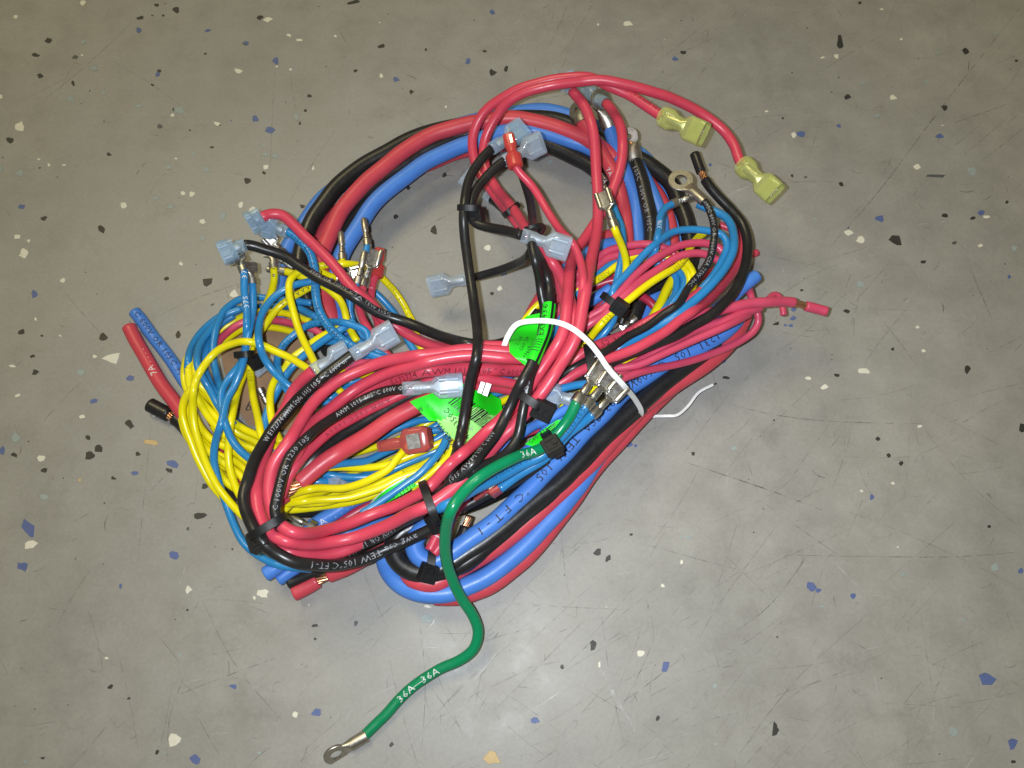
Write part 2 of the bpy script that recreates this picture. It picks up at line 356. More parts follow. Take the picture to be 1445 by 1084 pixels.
def floor_scratches():
    m = bpy.data.materials.new('scratch')
    N, L, b = nodes_of(m)
    b.inputs['Base Color'].default_value = (0.10, 0.095, 0.085, 1); b.inputs['Roughness'].default_value = 0.7
    tr = N.new('ShaderNodeBsdfTransparent')
    tc = N.new('ShaderNodeTexCoord'); nz = N.new('ShaderNodeTexNoise'); nz.inputs['Scale'].default_value = 260; nz.inputs['Detail'].default_value = 3
    L.new(tc.outputs['Object'], nz.inputs['Vector'])
    mr = N.new('ShaderNodeMapRange'); mr.inputs[1].default_value = 0.38; mr.inputs[2].default_value = 0.68; mr.inputs[3].default_value = 0.0; mr.inputs[4].default_value = 0.48
    L.new(nz.outputs['Fac'], mr.inputs[0])
    ms = N.new('ShaderNodeMixShader'); L.new(mr.outputs[0], ms.inputs[0]); L.new(tr.outputs[0], ms.inputs[1]); L.new(b.outputs[0], ms.inputs[2])
    L.new(ms.outputs[0], N['Material Output'].inputs[0])
    m2 = m.copy(); m2.name = 'faint_scratch'
    for n in m2.node_tree.nodes:
        if n.type == 'MAP_RANGE': n.inputs[4].default_value = 0.26
    rng = random.Random(11)
    def strip(P, w, z):
        V = []; F = []
        for i, (x, y) in enumerate(P):
            x0, y0 = P[max(0, i - 1)]; x1, y1 = P[min(len(P) - 1, i + 1)]
            dx, dy = x1 - x0, y1 - y0; l = math.hypot(dx, dy) or 1
            ww = w * (0.25 + 0.75 * math.sin(math.pi * (i + .5) / len(P)))
            V += [at(x - dy / l * ww, y + dx / l * ww, z), at(x + dy / l * ww, y - dx / l * ww, z)]
        for i in range(len(P) - 1):
            F.append((2 * i, 2 * i + 1, 2 * i + 3, 2 * i + 2))
        return V, F
    def line(x, y, l, a, bend):
        n = max(4, int(l / 8)); P = []
        for k in range(n + 1):
            P.append((x, y)); x += math.cos(a) * l / n; y += math.sin(a) * l / n; a += bend / n
        return P
    traced = [[(1440, 10), (1330, 150), (1240, 270), (1170, 350)], [(1440, 140), (1330, 178)], [(1445, 180), (1380, 230)], [(1030, 570), (1090, 585), (1180, 595), (1300, 598)],
              [(1000, 740), (1100, 690), (1140, 640), (1200, 555)], [(985, 905), (1010, 860), (1060, 790), (1105, 730)], [(1080, 783), (1200, 785), (1340, 786), (1440, 779)], [(1195, 722), (1270, 750), (1360, 790), (1440, 830)],
              [(700, 850), (880, 860)], [(960, 650), (1080, 690), (1160, 720)], [(1060, 460), (1160, 478)], [(1005, 910), (1025, 970)], [(240, 985), (330, 950), (400, 925)], [(280, 835), (330, 935), (400, 1020)],
              [(165, 915), (185, 1000), (195, 1060)], [(235, 1080), (240, 1010), (262, 950)], [(205, 700), (270, 630)], [(1095, 1000), (1140, 968), (1200, 945)], [(1370, 380), (1400, 450)], [(690, 1010), (760, 940), (860, 840)], [(560, 1080), (640, 980), (730, 900)],
              [(500, 900), (560, 850)], [(590, 780 + 80), (600, 960), (595, 1060)], [(750, 990), (840, 900), (960, 800)], [(1150, 770), (1090, 850), (1040, 890)], [(160, 490), (80, 400)], [(1100, 880), (1000, 1010)], [(880, 990), (960, 930)]]
    dark = []; faint = []
    for q, P in enumerate(traced):
        pts = [tuple(p[:2]) for p in catmull2(P)]
        (dark if q % 3 == 0 else faint).append(strip(pts, rng.uniform(.55, .95), 0.03))
    for _ in range(760):
        # more wear towards the lower half, where the floor is walked on
        y = 1110 - 1150 * rng.random() ** 1.7; x = rng.gauss(980, 330) if rng.random() < .65 else rng.uniform(-30, 1480)
        l = rng.choice((8, 14, 22, 40, 90, 160)) * rng.uniform(.6, 1.3)
        a = rng.choice((-.9, -.8, -1.1, 1.2, -.5, .3)) + rng.uniform(-.45, .45)
        faint.append(strip(line(x, y, l, a, rng.uniform(-.35, .35)), rng.uniform(.35, .8), 0.035))
    for _ in range(90):
        y = 1110 - 1100 * rng.random() ** 1.3; x = rng.uniform(-30, 1480)
        l = rng.uniform(6, 26); dark.append(strip(line(x, y, l, rng.uniform(0, 3.1), rng.uniform(-1.2, 1.2)), rng.uniform(.4, .8), 0.04))
    m3 = m.copy(); m3.name = 'white_scuff'
    m3.node_tree.nodes['Principled BSDF'].inputs['Base Color'].default_value = (0.72, 0.73, 0.74, 1)
    m3.node_tree.nodes['Principled BSDF'].inputs['Roughness'].default_value = 0.3
    scuff = [strip(catmull2(P), ww, 0.045) for P, ww in (([(843, 936), (858, 962), (866, 978), (876, 1000), (886, 1012), (896, 1034)], 1.5), ([(857, 958), (868, 984), (880, 1003)], 2.6), ([(880, 1000), (893, 1008), (890, 1020)], 2.2), ([(595, 868), (612, 876), (606, 884)], 1.2))]
    for _ in range(70):
        y = 1110 - 900 * rng.random() ** 1.5; x = rng.uniform(200, 1480)
        scuff.append(strip(line(x, y, rng.uniform(6, 60), rng.choice((-.9, -.5, 1.2)) + rng.uniform(-.5, .5), rng.uniform(-.3, .3)), rng.uniform(.3, .6), 0.03))
    for nm, lst, mt in (('white_scuffs', scuff, m3), ('floor_scratches', dark, m), ('faint_scratches', faint, m2)):
        V, F = join_list(lst)
        o = new_obj(nm, V, F, mt, FLOOR, False); o['kind'] = 'stuff'

def catmull2(P):
    if len(P) == 2:
        n = 14
        return [(P[0][0] + (P[1][0] - P[0][0]) * k / n, P[0][1] + (P[1][1] - P[0][1]) * k / n + 1.2 * math.sin(3.1 * k / n)) for k in range(n + 1)]
    Q = [P[0]] + list(P) + [P[-1]]; out = []
    for i in range(1, len(Q) - 2):
        for k in range(10):
            t = k / 10
            f = lambda c: .5 * ((2 * Q[i][c]) + (-Q[i - 1][c] + Q[i + 1][c]) * t + (2 * Q[i - 1][c] - 5 * Q[i][c] + 4 * Q[i + 1][c] - Q[i + 2][c]) * t * t + (-Q[i - 1][c] + 3 * Q[i][c] - 3 * Q[i + 1][c] + Q[i + 2][c]) * t ** 3)
            out.append((f(0), f(1)))
    out.append(P[-1])
    return out
floor_flakes()
floor_scratches()


# ------------------------------------------------------------------ wires
TY = {  # class: material, radius in mm
    'RK': ('red_thick', 3.6), 'BK': ('blue_thick', 3.65), 'NK': ('black', 3.75),
    'R': ('red', 2.35), 'N': ('black', 1.95), 'ND': ('black', 2.2), 'B': ('blue', 1.5), 'Y': ('yellow', 1.5), 'P': ('pink', 1.6),
    'RT': ('red', 1.75), 'RV': ('red', 2.15), 'G': ('green', 2.05), 'BM': ('blue_thick', 2.4), 'RD': ('dark_red', 1.5),
    'NT': ('black', 1.55), 'RM': ('red', 2.6),
}
WIRES = []
def W(ty, name, label, pts, layer, group=None, **kw):
    WIRES.append(dict(ty=ty, name=name, label=label, pts=pts, layer=layer, group=group, kw=kw))
GK = 'thick power cables of the loop'
# --- upper arc of thick cables
W('BK', 'blue_cable', 'thick blue cable outermost in the upper arc, under the black and red ones',
  [(392, 452), (392, 410), (397, 380), (409, 346), (429, 315), (451, 286), (490, 255), (540, 224), (600, 194), (660, 174), (700, 164), (744, 158), (780, 158), (815, 168), (860, 192), (893, 212), (913, 229), (933, 258), (948, 290), (957, 322), (958, 362), (940, 402), (916, 442), (885, 480)], 0.0, GK)
W('NK', 'black_cable', 'thick black cable outermost on the upper left of the arc',
  [(455, 470), (438, 430), (425, 395), (424, 360), (437, 318), (460, 283), (495, 246), (537, 219), (581, 197), (620, 184), (680, 173), (740, 167), (790, 171), (825, 185), (870, 212), (915, 232), (946, 258), (963, 295), (972, 326), (974, 362), (960, 405)], 1.0, GK)
W('RK', 'red_cable', 'thick red cable of the upper arc, a thin line below the inner blue one',
  [(474, 470), (464, 440), (455, 405), (444, 368), (452, 336), (476, 302), (520, 264), (575, 240), (606, 230), (640, 217), (690, 206), (740, 202), (800, 215), (860, 240), (906, 252), (922, 268), (935, 290), (944, 318), (946, 356), (930, 396), (905, 440), (885, 470)], 0.5, GK)
W('NK', 'black_cable', 'thick black cable lying between the red and the blue cable of the arc',
  [(458, 372), (470, 336), (488, 302), (524, 266), (568, 233), (612, 206), (661, 188), (705, 184), (740, 192), (775, 205), (808, 221), (835, 237), (872, 268)], 1.2, GK)
W('BK', 'blue_cable', 'thick blue cable on the inner edge of the upper arc, bright along its top',
  [(486, 475), (474, 440), (470, 400), (482, 361), (497, 333), (524, 293), (555, 262), (595, 233), (635, 213), (666, 200), (699, 190), (725, 185), (753, 185), (779, 190), (808, 199), (833, 210), (872, 236)], 2.0, GK)
W('RK', 'red_cable', 'thick red cable on top of the upper arc, the highest of its bundle',
  [(486, 520, 1.4), (474, 480, 1.8), (465, 440), (457, 405), (452, 370), (466, 328), (488, 290), (524, 250), (568, 215), (612, 190), (654, 176), (688, 170), (720, 168), (744, 170), (775, 177), (808, 188), (838, 203), (870, 225)], 2.6, GK)
# --- cables with lugs on the right
W('RK', 'red_cable', 'thick red cable marked 7A with a small ring lug at its top end',
  [(810, 146, None, 18), (820, 171, None, 14), (835, 192), (855, 224), (870, 258), (879, 289), (884, 322), (884, 350), (878, 380), (862, 415), (840, 450)], 3.0, GK, start=('lug', 1, 3.6, 30), r=3.2,
  text=[('7A . . .', 55, 3.0, 'ink_white', 10, False), ('7A', 108, 3.0, 'ink_white', 25, False)])
W('BK', 'blue_cable', 'thick blue cable with a large flat ring lug standing at its top end',
  [(842, 126, None, 30), (859, 178, None, 18), (870, 210), (884, 249), (895, 284), (899, 320), (900, 355), (894, 390), (880, 425)], 2.7, GK, start=('lug', 1, 3.7, -35), r=3.3,
  text=[('5A . . .', 118, 2.6, 'ink_white', 10, False), ('. . . .', 75, 2.6, 'ink_white', 15, False)])
W('NK', 'black_cable', 'thick black cable with white print and a silver lug at its top end',
  [(886, 180, None, 26), (894, 222, None, 17), (906, 257), (913, 290), (918, 322), (918, 352), (912, 390), (902, 425), (888, 462)], 2.9, GK, start=('lug', 1, 3.8, 14), r=3.4,
  text=[('E  105C  600V OR 105C', 48, 2.8, 'ink_grey', 12, False)])
W('BK', 'blue_cable', 'thick blue cable half hidden beside the black cable with the silver lug',
  [(898, 230), (912, 256), (925, 286), (934, 316), (937, 350), (930, 392), (918, 425), (900, 462)], 1.6, GK, r=3.2,
  text=[('5A. . .', 18, 2.4, 'ink_white', -20, False)])
# --- lower bundle
W('BK', 'blue_cable', 'thick blue cable lettered TEW 105 C FT-1 along the top of the lower bundle',
  [(1044, 428), (1040, 448), (1024, 466), (993, 487), (957, 504), (926, 521), (884, 550), (853, 583), (824, 608), (800, 638), (773, 664), (740, 698), (697, 737), (662, 763), (631, 784), (606, 792), (590, 783), (585, 768), (594, 750), (622, 734)], 3.0, GK,
  text=[('1231  105 °C  600V  C', (1012, 474), 4.3, 'ink_black', 0, False, 1.15), ('MA', (898, 536), 4.0, 'ink_black', 22, False, 1.1), ('83 CSA  TEW  105   °C  F T - 1', (866, 570), 4.5, 'ink_black', 5, False, 1.15)])
W('NK', 'black_cable', 'thick black cable running the length of the lower bundle with a tight bend at left',
  [(1010, 482), (990, 500), (952, 528), (919, 556), (875, 593), (844, 626), (815, 655), (786, 683), (752, 711), (719, 737), (688, 761), (653, 786), (620, 802), (588, 807), (566, 795), (556, 776), (562, 757), (585, 742), (620, 725), (680, 702), (740, 672), (790, 650)], 2.5, GK, r=3.9)
W('NK', 'black_cable', 'thick black cable under the tight bend at the left of the lower bundle',
  [(905, 572), (870, 604), (825, 650), (780, 694), (735, 732), (690, 770), (650, 797), (610, 812), (578, 803), (564, 780), (570, 760), (600, 744)], 2.2, GK)
W('RK', 'red_cable', 'thick red cable directly below the long black cable of the lower bundle',
  [(1052, 438), (1046, 455), (1024, 490), (995, 514), (955, 540), (915, 567), (880, 602), (849, 637), (813, 674), (778, 707), (750, 732), (705, 768), (672, 790), (641, 807), (610, 823), (580, 815), (573, 795), (573, 772), (585, 752), (610, 738)], 1.9, GK)
W('NK', 'black_cable', 'thick black cable glimpsed as a dark gap low in the lower bundle',
  [(860, 622), (830, 652), (795, 692), (757, 734), (719, 774), (690, 800), (653, 820), (610, 832), (580, 822)], 0.6, GK)
W('BK', 'blue_cable', 'thick blue cable around the outside of the bottom bend',
  [(1030, 478), (995, 508), (955, 536), (922, 556), (889, 588), (861, 621), (836, 656), (808, 696), (772, 738), (733, 778), (697, 807), (664, 825), (631, 837), (598, 838), (570, 827), (551, 808), (543, 788), (548, 765), (570, 745)], 1.4, GK)
W('RK', 'red_cable', 'thick red cable showing as a thin line under the outer blue one',
  [(1010, 498), (955, 540), (905, 588), (850, 648), (812, 698), (781, 741), (757, 771), (727, 799), (703, 818), (675, 833), (648, 841), (612, 841)], 0.9, GK)
# --- cut ends on the left
W('BK', 'blue_cable', 'blue cable end with black print sticking out at the far left above the red one',
  [(190, 440), (205, 459), (220, 480), (240, 507), (258, 535), (280, 560), (310, 590), (350, 640)], 1.0, r=2.75, core='s',
  text=[('C 600V OR 105C 90C 1000V', 6, 3.3, 'ink_black', -8, False)])
W('RK', 'red_cable', 'thick red cable end marked 7A sticking out at the far left',
  [(182, 461), (193, 484), (208, 510), (224, 537), (244, 563), (262, 590), (290, 620), (330, 665), (380, 700)], 1.1, r=3.0, core='s',
  text=[('7A . . . .', (222, 536), 3.8, 'ink_white', 5, True, 1.1)])
W('NK', 'black_cable', 'black cable end with a ring of copper cut open at the left',
  [(211, 571), (228, 580), (243, 588), (256, 597), (275, 622), (300, 655), (330, 690), (370, 715), (420, 720), (470, 718), (515, 722), (560, 705)], 0.8, r=3.1, bare_s=(34, 41))
# --- cut ends at lower left
W('BK', 'blue_cable', 'blue cable marked 5A in white leading to the cut ends at lower left',
  [(374, 811), (395, 797), (420, 768), (445, 740), (480, 718), (506, 704), (540, 690), (572, 680), (610, 655), (650, 620)], 2.0, r=3.0, core='s',
  text=[('5 A  . . . .', 92, 3.6, 'ink_white', 12, False)])
W('BK', 'blue_cable', 'second blue cut end at lower left, beside the black one',
  [(392, 818), (410, 806), (435, 790), (470, 765), (510, 740), (560, 715)], 1.7, r=2.8)
W('NK', 'black_cable', 'black cut end at lower left between the blue and the red ends',
  [(406, 824), (430, 813), (452, 803), (490, 785), (540, 760)], 1.6, r=2.3)
W('RK', 'red_cable', 'red cut end with bare copper strands at the bottom left of the pile',
  [(414, 838), (436, 827), (455, 816), (472, 808), (500, 795), (540, 772), (580, 745)], 1.5, r=3.1, bare_s=(40, 54))
W('RK', 'red_cable', 'thick red cable with bared copper strands inside the left loop',
  [(384, 710, 6.2, 14), (404, 695, 6.2, 18), (418, 685, 6.2, 22), (432, 674, 6.2, 25), (466, 647, 6.2, 27), (511, 619, 6.2, 28), (550, 595, 6.2, 26), (585, 573, 6.2, 22), (620, 556), (660, 545)], 6.2, r=3.3, bare_s=(24, 46))
W('NK', 'black_cable', 'thick black cable lying above the stripped red one inside the left loop',
  [(420, 676, 6, 14), (436, 654, 6, 20), (471, 623, 6, 24), (511, 596, 6, 25), (544, 577, 6, 24), (580, 559, 6, 20), (620, 548)], 6.0, r=3.3)
W('RD', 'dark_red_wire', 'dark red wire passing under the green label at the bottom of the left loop',
  [(470, 744), (500, 724), (545, 702), (590, 690), (640, 690), (690, 672), (720, 650)], 1.6, r=2.4)
W('NK', 'black_cable', 'black cable with a bright streak under the green 36A wire',
  [(600, 738), (640, 722), (680, 702), (720, 682), (745, 668), (775, 652)], 3.3, r=2.5)
W('NK', 'black_cable', 'short black stub with bare copper tip below the green wire',
  [(663, 728, None, 16), (657, 745, None, 12), (650, 764), (640, 785)], 2.9, r=2.3, bare_s=(0, 14))
W('R', 'red_wire', 'red wire end lettered J3A beside the bend of the green wire',
  [(606, 777, None, 22), (614, 761, None, 20), (622, 744), (631, 725), (645, 700), (670, 675), (700, 650)], 4.4, r=1.9,
  text=[('J 3 A', 20, 2.9, 'ink_white', 0, False)])
W('R', 'red_wire', 'red wire hidden under the J3A end beside the green bend',
  [(612, 782), (622, 768), (632, 750), (642, 725), (660, 700)], 4.2, r=1.8)

# --- left coil, thin wires -------------------------------------------------
GY = 'thin yellow wires of the left coil'
GB = 'thin blue wires of the left coil'
YC = 'thin yellow wire running round the left coil'
BC = 'thin blue wire running round the left coil'
def coil(ty, label, g, lay, head, tail=None):
    W(ty, 'yellow_wire' if ty == 'Y' else 'blue_wire' if ty == 'B' else 'pink_wire', label, head + (tail or []), lay, g)
# fans down the left, under the red loops and out along the bottom
coil('Y', 'thin yellow wire round the outer top rim and left edge of the left coil', GY, 4.0, [(437, 454), (422, 448), (402, 442), (367, 441), (345, 446), (322, 459), (300, 476), (274, 492), (262, 510), (259, 532), (266, 554), (283, 567), (303, 585), (330, 607), (352, 622), (372, 640), (400, 680), (440, 696), (477, 696), (522, 686), (564, 667), (601, 652), (640, 630)])
coil('Y', 'thin yellow wire just inside the top rim of the left coil, under the tied leads', GY, 4.4, [(433, 478), (411, 468), (383, 462), (358, 461), (342, 464), (322, 477), (300, 492), (280, 500), (270, 512), (269, 530), (280, 548), (294, 562), (308, 577), (334, 609), (366, 627), (390, 650), (415, 700), (450, 706), (500, 700), (538, 688), (580, 665), (626, 640)])
coil('Y', 'thin yellow wire in the left fan starting beside the red cable end', GY, 4.8, [(268, 540), (278, 559), (292, 576), (308, 592), (322, 612), (341, 627), (363, 638), (386, 662), (412, 706), (440, 710), (480, 704), (530, 686), (570, 668)])
coil('Y', 'short yellow strand slanting under the tied blue leads of the left coil', GY, 5.2, [(275, 515), (278, 535), (296, 560), (314, 585), (342, 604), (372, 619), (400, 640)])
coil('Y', 'yellow strand that turns back up beside the bared copper strands', GY, 4.6, [(272, 580), (281, 600), (300, 622), (330, 637), (353, 654), (370, 672), (395, 722), (415, 708), (431, 691), (450, 676)])
coil('Y', 'yellow strand slanting low across the left fan beside the black cable', GY, 4.2, [(270, 590), (285, 620), (310, 643), (330, 650), (348, 665), (365, 685), (400, 708)])
coil('Y', YC, GY, 3.8, [(277, 606), (292, 634), (312, 656), (332, 663), (344, 674), (370, 700)])
coil('Y', YC, GY, 3.6, [(288, 630), (302, 655), (320, 676), (340, 690), (360, 702)])
coil('Y', YC, GY, 4.3, [(256, 590), (262, 612), (280, 640), (300, 655), (322, 682), (350, 700)])
coil('RD', 'dark pink wire glimpsed between the yellow strands at left', None, 3.7, [(280, 560), (296, 590), (310, 615), (330, 640), (360, 660)])
coil('P', 'pink wire lying among the yellow strands across the top of the left coil', None, 4.5, [(455, 473), (442, 465), (413, 456), (388, 452), (360, 452), (341, 457), (325, 466), (310, 480), (300, 500)])
for q, P in enumerate([[(266, 520), (268, 545), (284, 572), (304, 600), (326, 622), (352, 645), (385, 668)], [(262, 570), (268, 598), (286, 628), (312, 650), (336, 668), (356, 690)], [(285, 508), (287, 540), (302, 566), (322, 592), (350, 612), (380, 628)], [(300, 600), (322, 628), (345, 645), (372, 660), (400, 690)]]):
    coil('Y', YC, GY, 4.9 - 0.4 * q, P)
# bottom strands
for q, P in enumerate([[(395, 668), (450, 678), (500, 669), (550, 650), (600, 622), (640, 596)], [(398, 652), (450, 650), (500, 640), (545, 626), (590, 606), (630, 580)], [(405, 720), (450, 716), (510, 704), (560, 684), (620, 655)]]):
    coil('Y', YC, GY, 3.4 - 0.25 * q, P)
for q, P in enumerate([[(395, 660), (450, 664), (500, 655), (545, 640), (590, 615), (640, 588)], [(400, 690), (450, 690), (510, 678), (560, 660), (610, 632)]]):
    coil('B', BC, GB, 3.1 - 0.25 * q, P)
coil('Y', 'yellow wire crossing in front of the red connector along the bottom of the left coil', GY, 6.0, [(385, 640, 5.0), (412, 650, 5.4), (440, 657), (460, 660), (483, 659), (511, 660), (538, 657), (553, 654), (575, 646), (603, 634), (636, 618), (672, 590), (712, 566), (750, 555), (800, 548), (840, 533), (865, 519), (887, 508), (915, 494), (945, 480)])
coil('Y', 'yellow wire with faint print looping under the red connector', GY, 6.4, [(376, 706, 4.6), (404, 700, 5.2), (435, 692), (450, 689), (483, 688), (511, 682), (533, 672), (549, 661), (558, 650), (567, 639), (578, 625)])
coil('Y', YC, GY, 5.0, [(376, 716, 4.4), (400, 712, 4.6), (430, 707), (470, 705), (500, 700), (538, 688), (560, 677), (590, 665), (615, 650)])
coil('Y', YC, GY, 5.0, [(398, 700), (430, 698), (470, 690), (510, 672), (545, 656), (600, 640), (630, 625)])
coil('Y', 'yellow wire bending down under the red bundle right of the red connector', GY, 6.6, [(655, 610), (642, 622), (637, 638), (626, 652), (614, 663), (600, 674), (580, 690)])
coil('B', 'blue wire running into the red connector in the left loop', GB, 6.1, [(392, 660), (415, 664), (440, 662), (470, 656), (499, 652), (516, 650), (538, 641), (559, 632), (580, 620), (604, 609), (620, 606), (650, 592), (690, 570)])
coil('B', 'blue strand running along the bottom of the left coil under the yellow wires', GB, 5.6, [(398, 672), (425, 668), (450, 668), (466, 671), (489, 673), (511, 673), (542, 668), (559, 661), (586, 649), (614, 637), (631, 628), (660, 604)])
coil('B', 'blue wire passing just under the lower edge of the stripped red cable', GB, 5.7, [(530, 622), (552, 609), (570, 601), (589, 594), (609, 590), (660, 572), (700, 556), (722, 551), (770, 556), (791, 549), (813, 543), (845, 535), (873, 524), (903, 504), (919, 494), (950, 475)])
coil('B', 'light blue wire lying over the yellow strands beside the narrow green sticker', GB, 7.0, [(664, 582), (645, 600), (630, 620), (620, 637), (607, 653), (592, 668), (577, 680), (562, 692), (540, 706), (510, 725)])
coil('B', 'blue strand across the bottom of the left coil, nearest the stripped red cable', GB, 5.1, [(405, 682), (440, 680), (480, 680), (520, 668), (560, 650), (605, 626), (645, 600)])
# blue arcs at upper left
coil('B', 'blue wire with black print making the outermost arc at the top of the left coil', GB, 5.6, [(440, 428), (410, 424), (376, 420), (361, 419), (341, 422), (327, 429), (316, 439), (310, 452), (304, 470), (301, 495), (303, 520), (310, 544), (320, 565)])
coil('B', 'blue wire arching second from the top rim of the left coil', GB, 3.9, [(450, 450), (420, 436), (394, 432), (361, 434), (341, 440), (328, 446), (314, 458), (305, 476)])
coil('B', 'blue wire forming the outer left edge of the left coil', GB, 5.3, [(361, 437), (330, 437), (312, 446), (294, 460), (280, 475), (268, 495), (264, 515, 4.4), (267, 537, 3.8), (280, 562, 3.6), (300, 592, 3.5)])
coil('B', 'blue wire down the left side of the coil, under the front yellow arch', GB, 5.5, [(340, 436), (316, 446), (296, 466), (286, 479), (280, 496), (280, 518), (288, 537), (298, 554), (310, 575), (330, 600)])
coil('B', 'blue wire down the left side, next inside the outermost blue one', GB, 5.4, [(330, 445), (311, 458), (301, 471), (291, 490), (289, 520), (295, 537), (303, 553), (320, 580)])
coil('B', BC, GB, 3.9, [(446, 447), (420, 434), (400, 430), (372, 436)])
coil('B', BC, GB, 4.1, [(380, 560), (360, 590), (340, 602), (330, 590), (345, 612), (372, 630)], None) if False else None
coil('B', BC, GB, 4.0, [(322, 585), (338, 600), (356, 618), (380, 640)])
# front wires of the left coil
W('Y', 'yellow_wire', 'yellow wire arching in front of the tied blue 37S leads and down the left side',
  [(462, 536), (446, 528), (434, 520), (413, 507), (392, 497), (370, 487), (350, 483), (335, 484), (311, 493), (291, 511), (277, 533), (272, 559), (273, 588), (281, 624), (292, 658), (306, 686), (322, 706), (337, 722), (352, 736)], 8.0, GY)
W('Y', 'yellow_wire', 'yellow wire bulging outwards at the left edge of the coil',
  [(272, 548), (262, 560), (257, 580), (261, 602), (272, 630), (284, 655), (297, 682), (314, 702), (330, 722)], 6.2, GY)
W('Y', 'yellow_wire', 'yellow wire hanging straight down from the cable tie on the left',
  [(470, 398, 6), (440, 404, 6.2), (426, 411, 6.6), (395, 433, 7.0), (373, 461, 7.0), (360, 479, 7.0), (352, 500, 7.2), (355, 537, 7.2), (362, 582, 7.2), (370, 620, 7.0), (385, 650, 6)], 7.0, GY,
  text=[('105C 600V', 165, 2.2, 'ink_olive', 5, False), ('S A A', 60, 2.0, 'ink_black', 5, False), ('A A A', 32, 2.0, 'ink_black', 5, False)])
W('Y', 'yellow_wire', 'yellow wire from a flag terminal down through the tie, sweeping to lower left',
  [(383, 348, 7.2, 34), (386, 374, 7.1, 30), (386, 397, 7.1, 22), (379, 422, 7.0), (371, 443, 6.9), (362, 475, 6.9), (350, 505, 6.9), (346, 522, 7), (337, 549, 7), (328, 584, 7.1), (322, 620, 7.1), (324, 655, 7.1), (333, 688, 7), (346, 712, 6)], 7.0, GY, start=('flag', 1, 2.6),
  text=[('1 1 8', 24, 2.0, 'ink_black', 5, False)])
W('B', 'blue_wire', 'left blue lead lettered 37S in white with a flag terminal',
  [(334, 358, 8.4, 42), (344, 382, 8.4, 38), (345, 413, 8.4, 30), (348, 453, 8.2, 24), (347, 480, 7.6), (343, 508, 7.5), (324, 533, 7.5), (313, 553, 7.5), (312, 577, 7.5), (320, 604, 7.5), (333, 628, 7.4), (357, 650, 7), (390, 665, 6)], 8.0, GB, start=('flag', 1, 2.6, 20),
  text=[('37S', 38, 2.7, 'ink_white', 0, True), ('37S', 82, 2.7, 'ink_white', 0, True)])
W('B', 'blue_wire', 'right blue lead of the tied pair with a plain flag terminal',
  [(352, 370, 8.2, 40), (356, 398, 8.2, 35), (356, 435, 8.2, 28), (351, 473, 7.8, 24), (345, 500, 7.7), (341, 515, 7.6), (331, 544, 7.6), (320, 566, 7.6), (313, 593, 7.6), (304, 624, 7.6), (302, 648, 7.6), (307, 673, 7.5), (316, 703, 7.2), (330, 740, 7), (348, 771, 7), (377, 791, 6.5), (408, 800, 6), (440, 803, 6)], 8.0, GB, start=('flag', 1, 2.6, -30))
W('B', 'blue_wire', 'blue wire making a tall C in front of the left coil',
  [(470, 398, 7.2), (439, 397, 7.4), (408, 406, 7.6), (384, 422, 7.8), (369, 444, 8.0), (365, 470, 8.2), (369, 494, 8.2), (381, 519, 8.2), (401, 540, 8.2), (421, 553, 8), (440, 562, 7), (470, 570, 6)], 8.0, GB)
W('B', 'blue_wire', 'blue wire with black print dropping from a clear blue connector down the front',
  [(370, 318, 9, 40), (403, 326, 9, 36), (421, 338, 9, 30), (437, 357, 9, 26), (445, 386, 9, 22), (446, 413, 9), (450, 435, 9), (463, 461, 8.8), (479, 477, 8.4), (500, 490, 8), (520, 499, 7.6), (545, 506, 7), (580, 512, 7), (610, 516, 8.6), (666, 512, 8.6), (716, 513, 8.6), (745, 516, 8)], 9.0, GB, start=('blue_female', 1, 2.8), r=1.75,
  text=[('105C 600V AWM 105C OR 1000V 105C', 45, 2.4, 'ink_dark_blue', 10, False), ('105 C 1000', 195, 2.6, 'ink_dark_blue', 0, False), ('11X4983', 340, 2.9, 'ink_dark_blue', 8, False)])
W('B', 'blue_wire', 'blue wire arching from the left coil into the middle behind the black connector',
  [(412, 560, 6.8), (402, 545, 7.2), (394, 525, 7.6), (392, 512, 7.8), (395, 497, 7.8), (402, 484, 7.8), (415, 472, 7.8), (430, 462, 7.8), (446, 457, 7.8), (466, 454, 7.8), (485, 455, 7.8), (502, 460, 7.6), (516, 467, 7.4), (523, 490, 7), (536, 500, 6.8), (560, 510, 6)], 7.8, GB,
  text=[('AWM 600V', 60, 2.2, 'ink_dark_blue', 10, False), ('105C 600V 90C', 120, 2.2, 'ink_dark_blue', 15, False)])
W('B', 'blue_wire', 'blue wire running diagonally under the arch towards the lower left of the coil',
  [(500, 452, 6.4), (480, 466, 6.8), (466, 474, 7.0), (445, 488, 7.0), (426, 504, 7.0), (408, 525, 7.0), (398, 541, 7), (389, 556, 6.8), (377, 581, 6.6), (372, 610, 6)], 7.0, GB)
W('Y', 'yellow_wire', 'yellow wire running diagonally beside the blue one towards the lower left of the coil',
  [(480, 462, 6.2), (460, 472, 6.6), (445, 480, 6.8), (426, 494, 6.9), (411, 506, 7.0), (401, 522, 7.0), (391, 534, 7.0), (382, 554, 7.0), (381, 576, 7.0), (386, 602, 6.8), (396, 625, 6)], 6.8, GY)
W('Y', 'yellow_wire', 'yellow wire hooking over and down the middle of the left coil',
  [(452, 386, 7.6), (436, 383, 8.0), (424, 383, 8.4), (411, 394, 8.6), (408, 413, 8.6), (415, 446, 8.6), (428, 479, 8.5), (441, 506, 8.2), (450, 525, 7)], 8.6, GY)
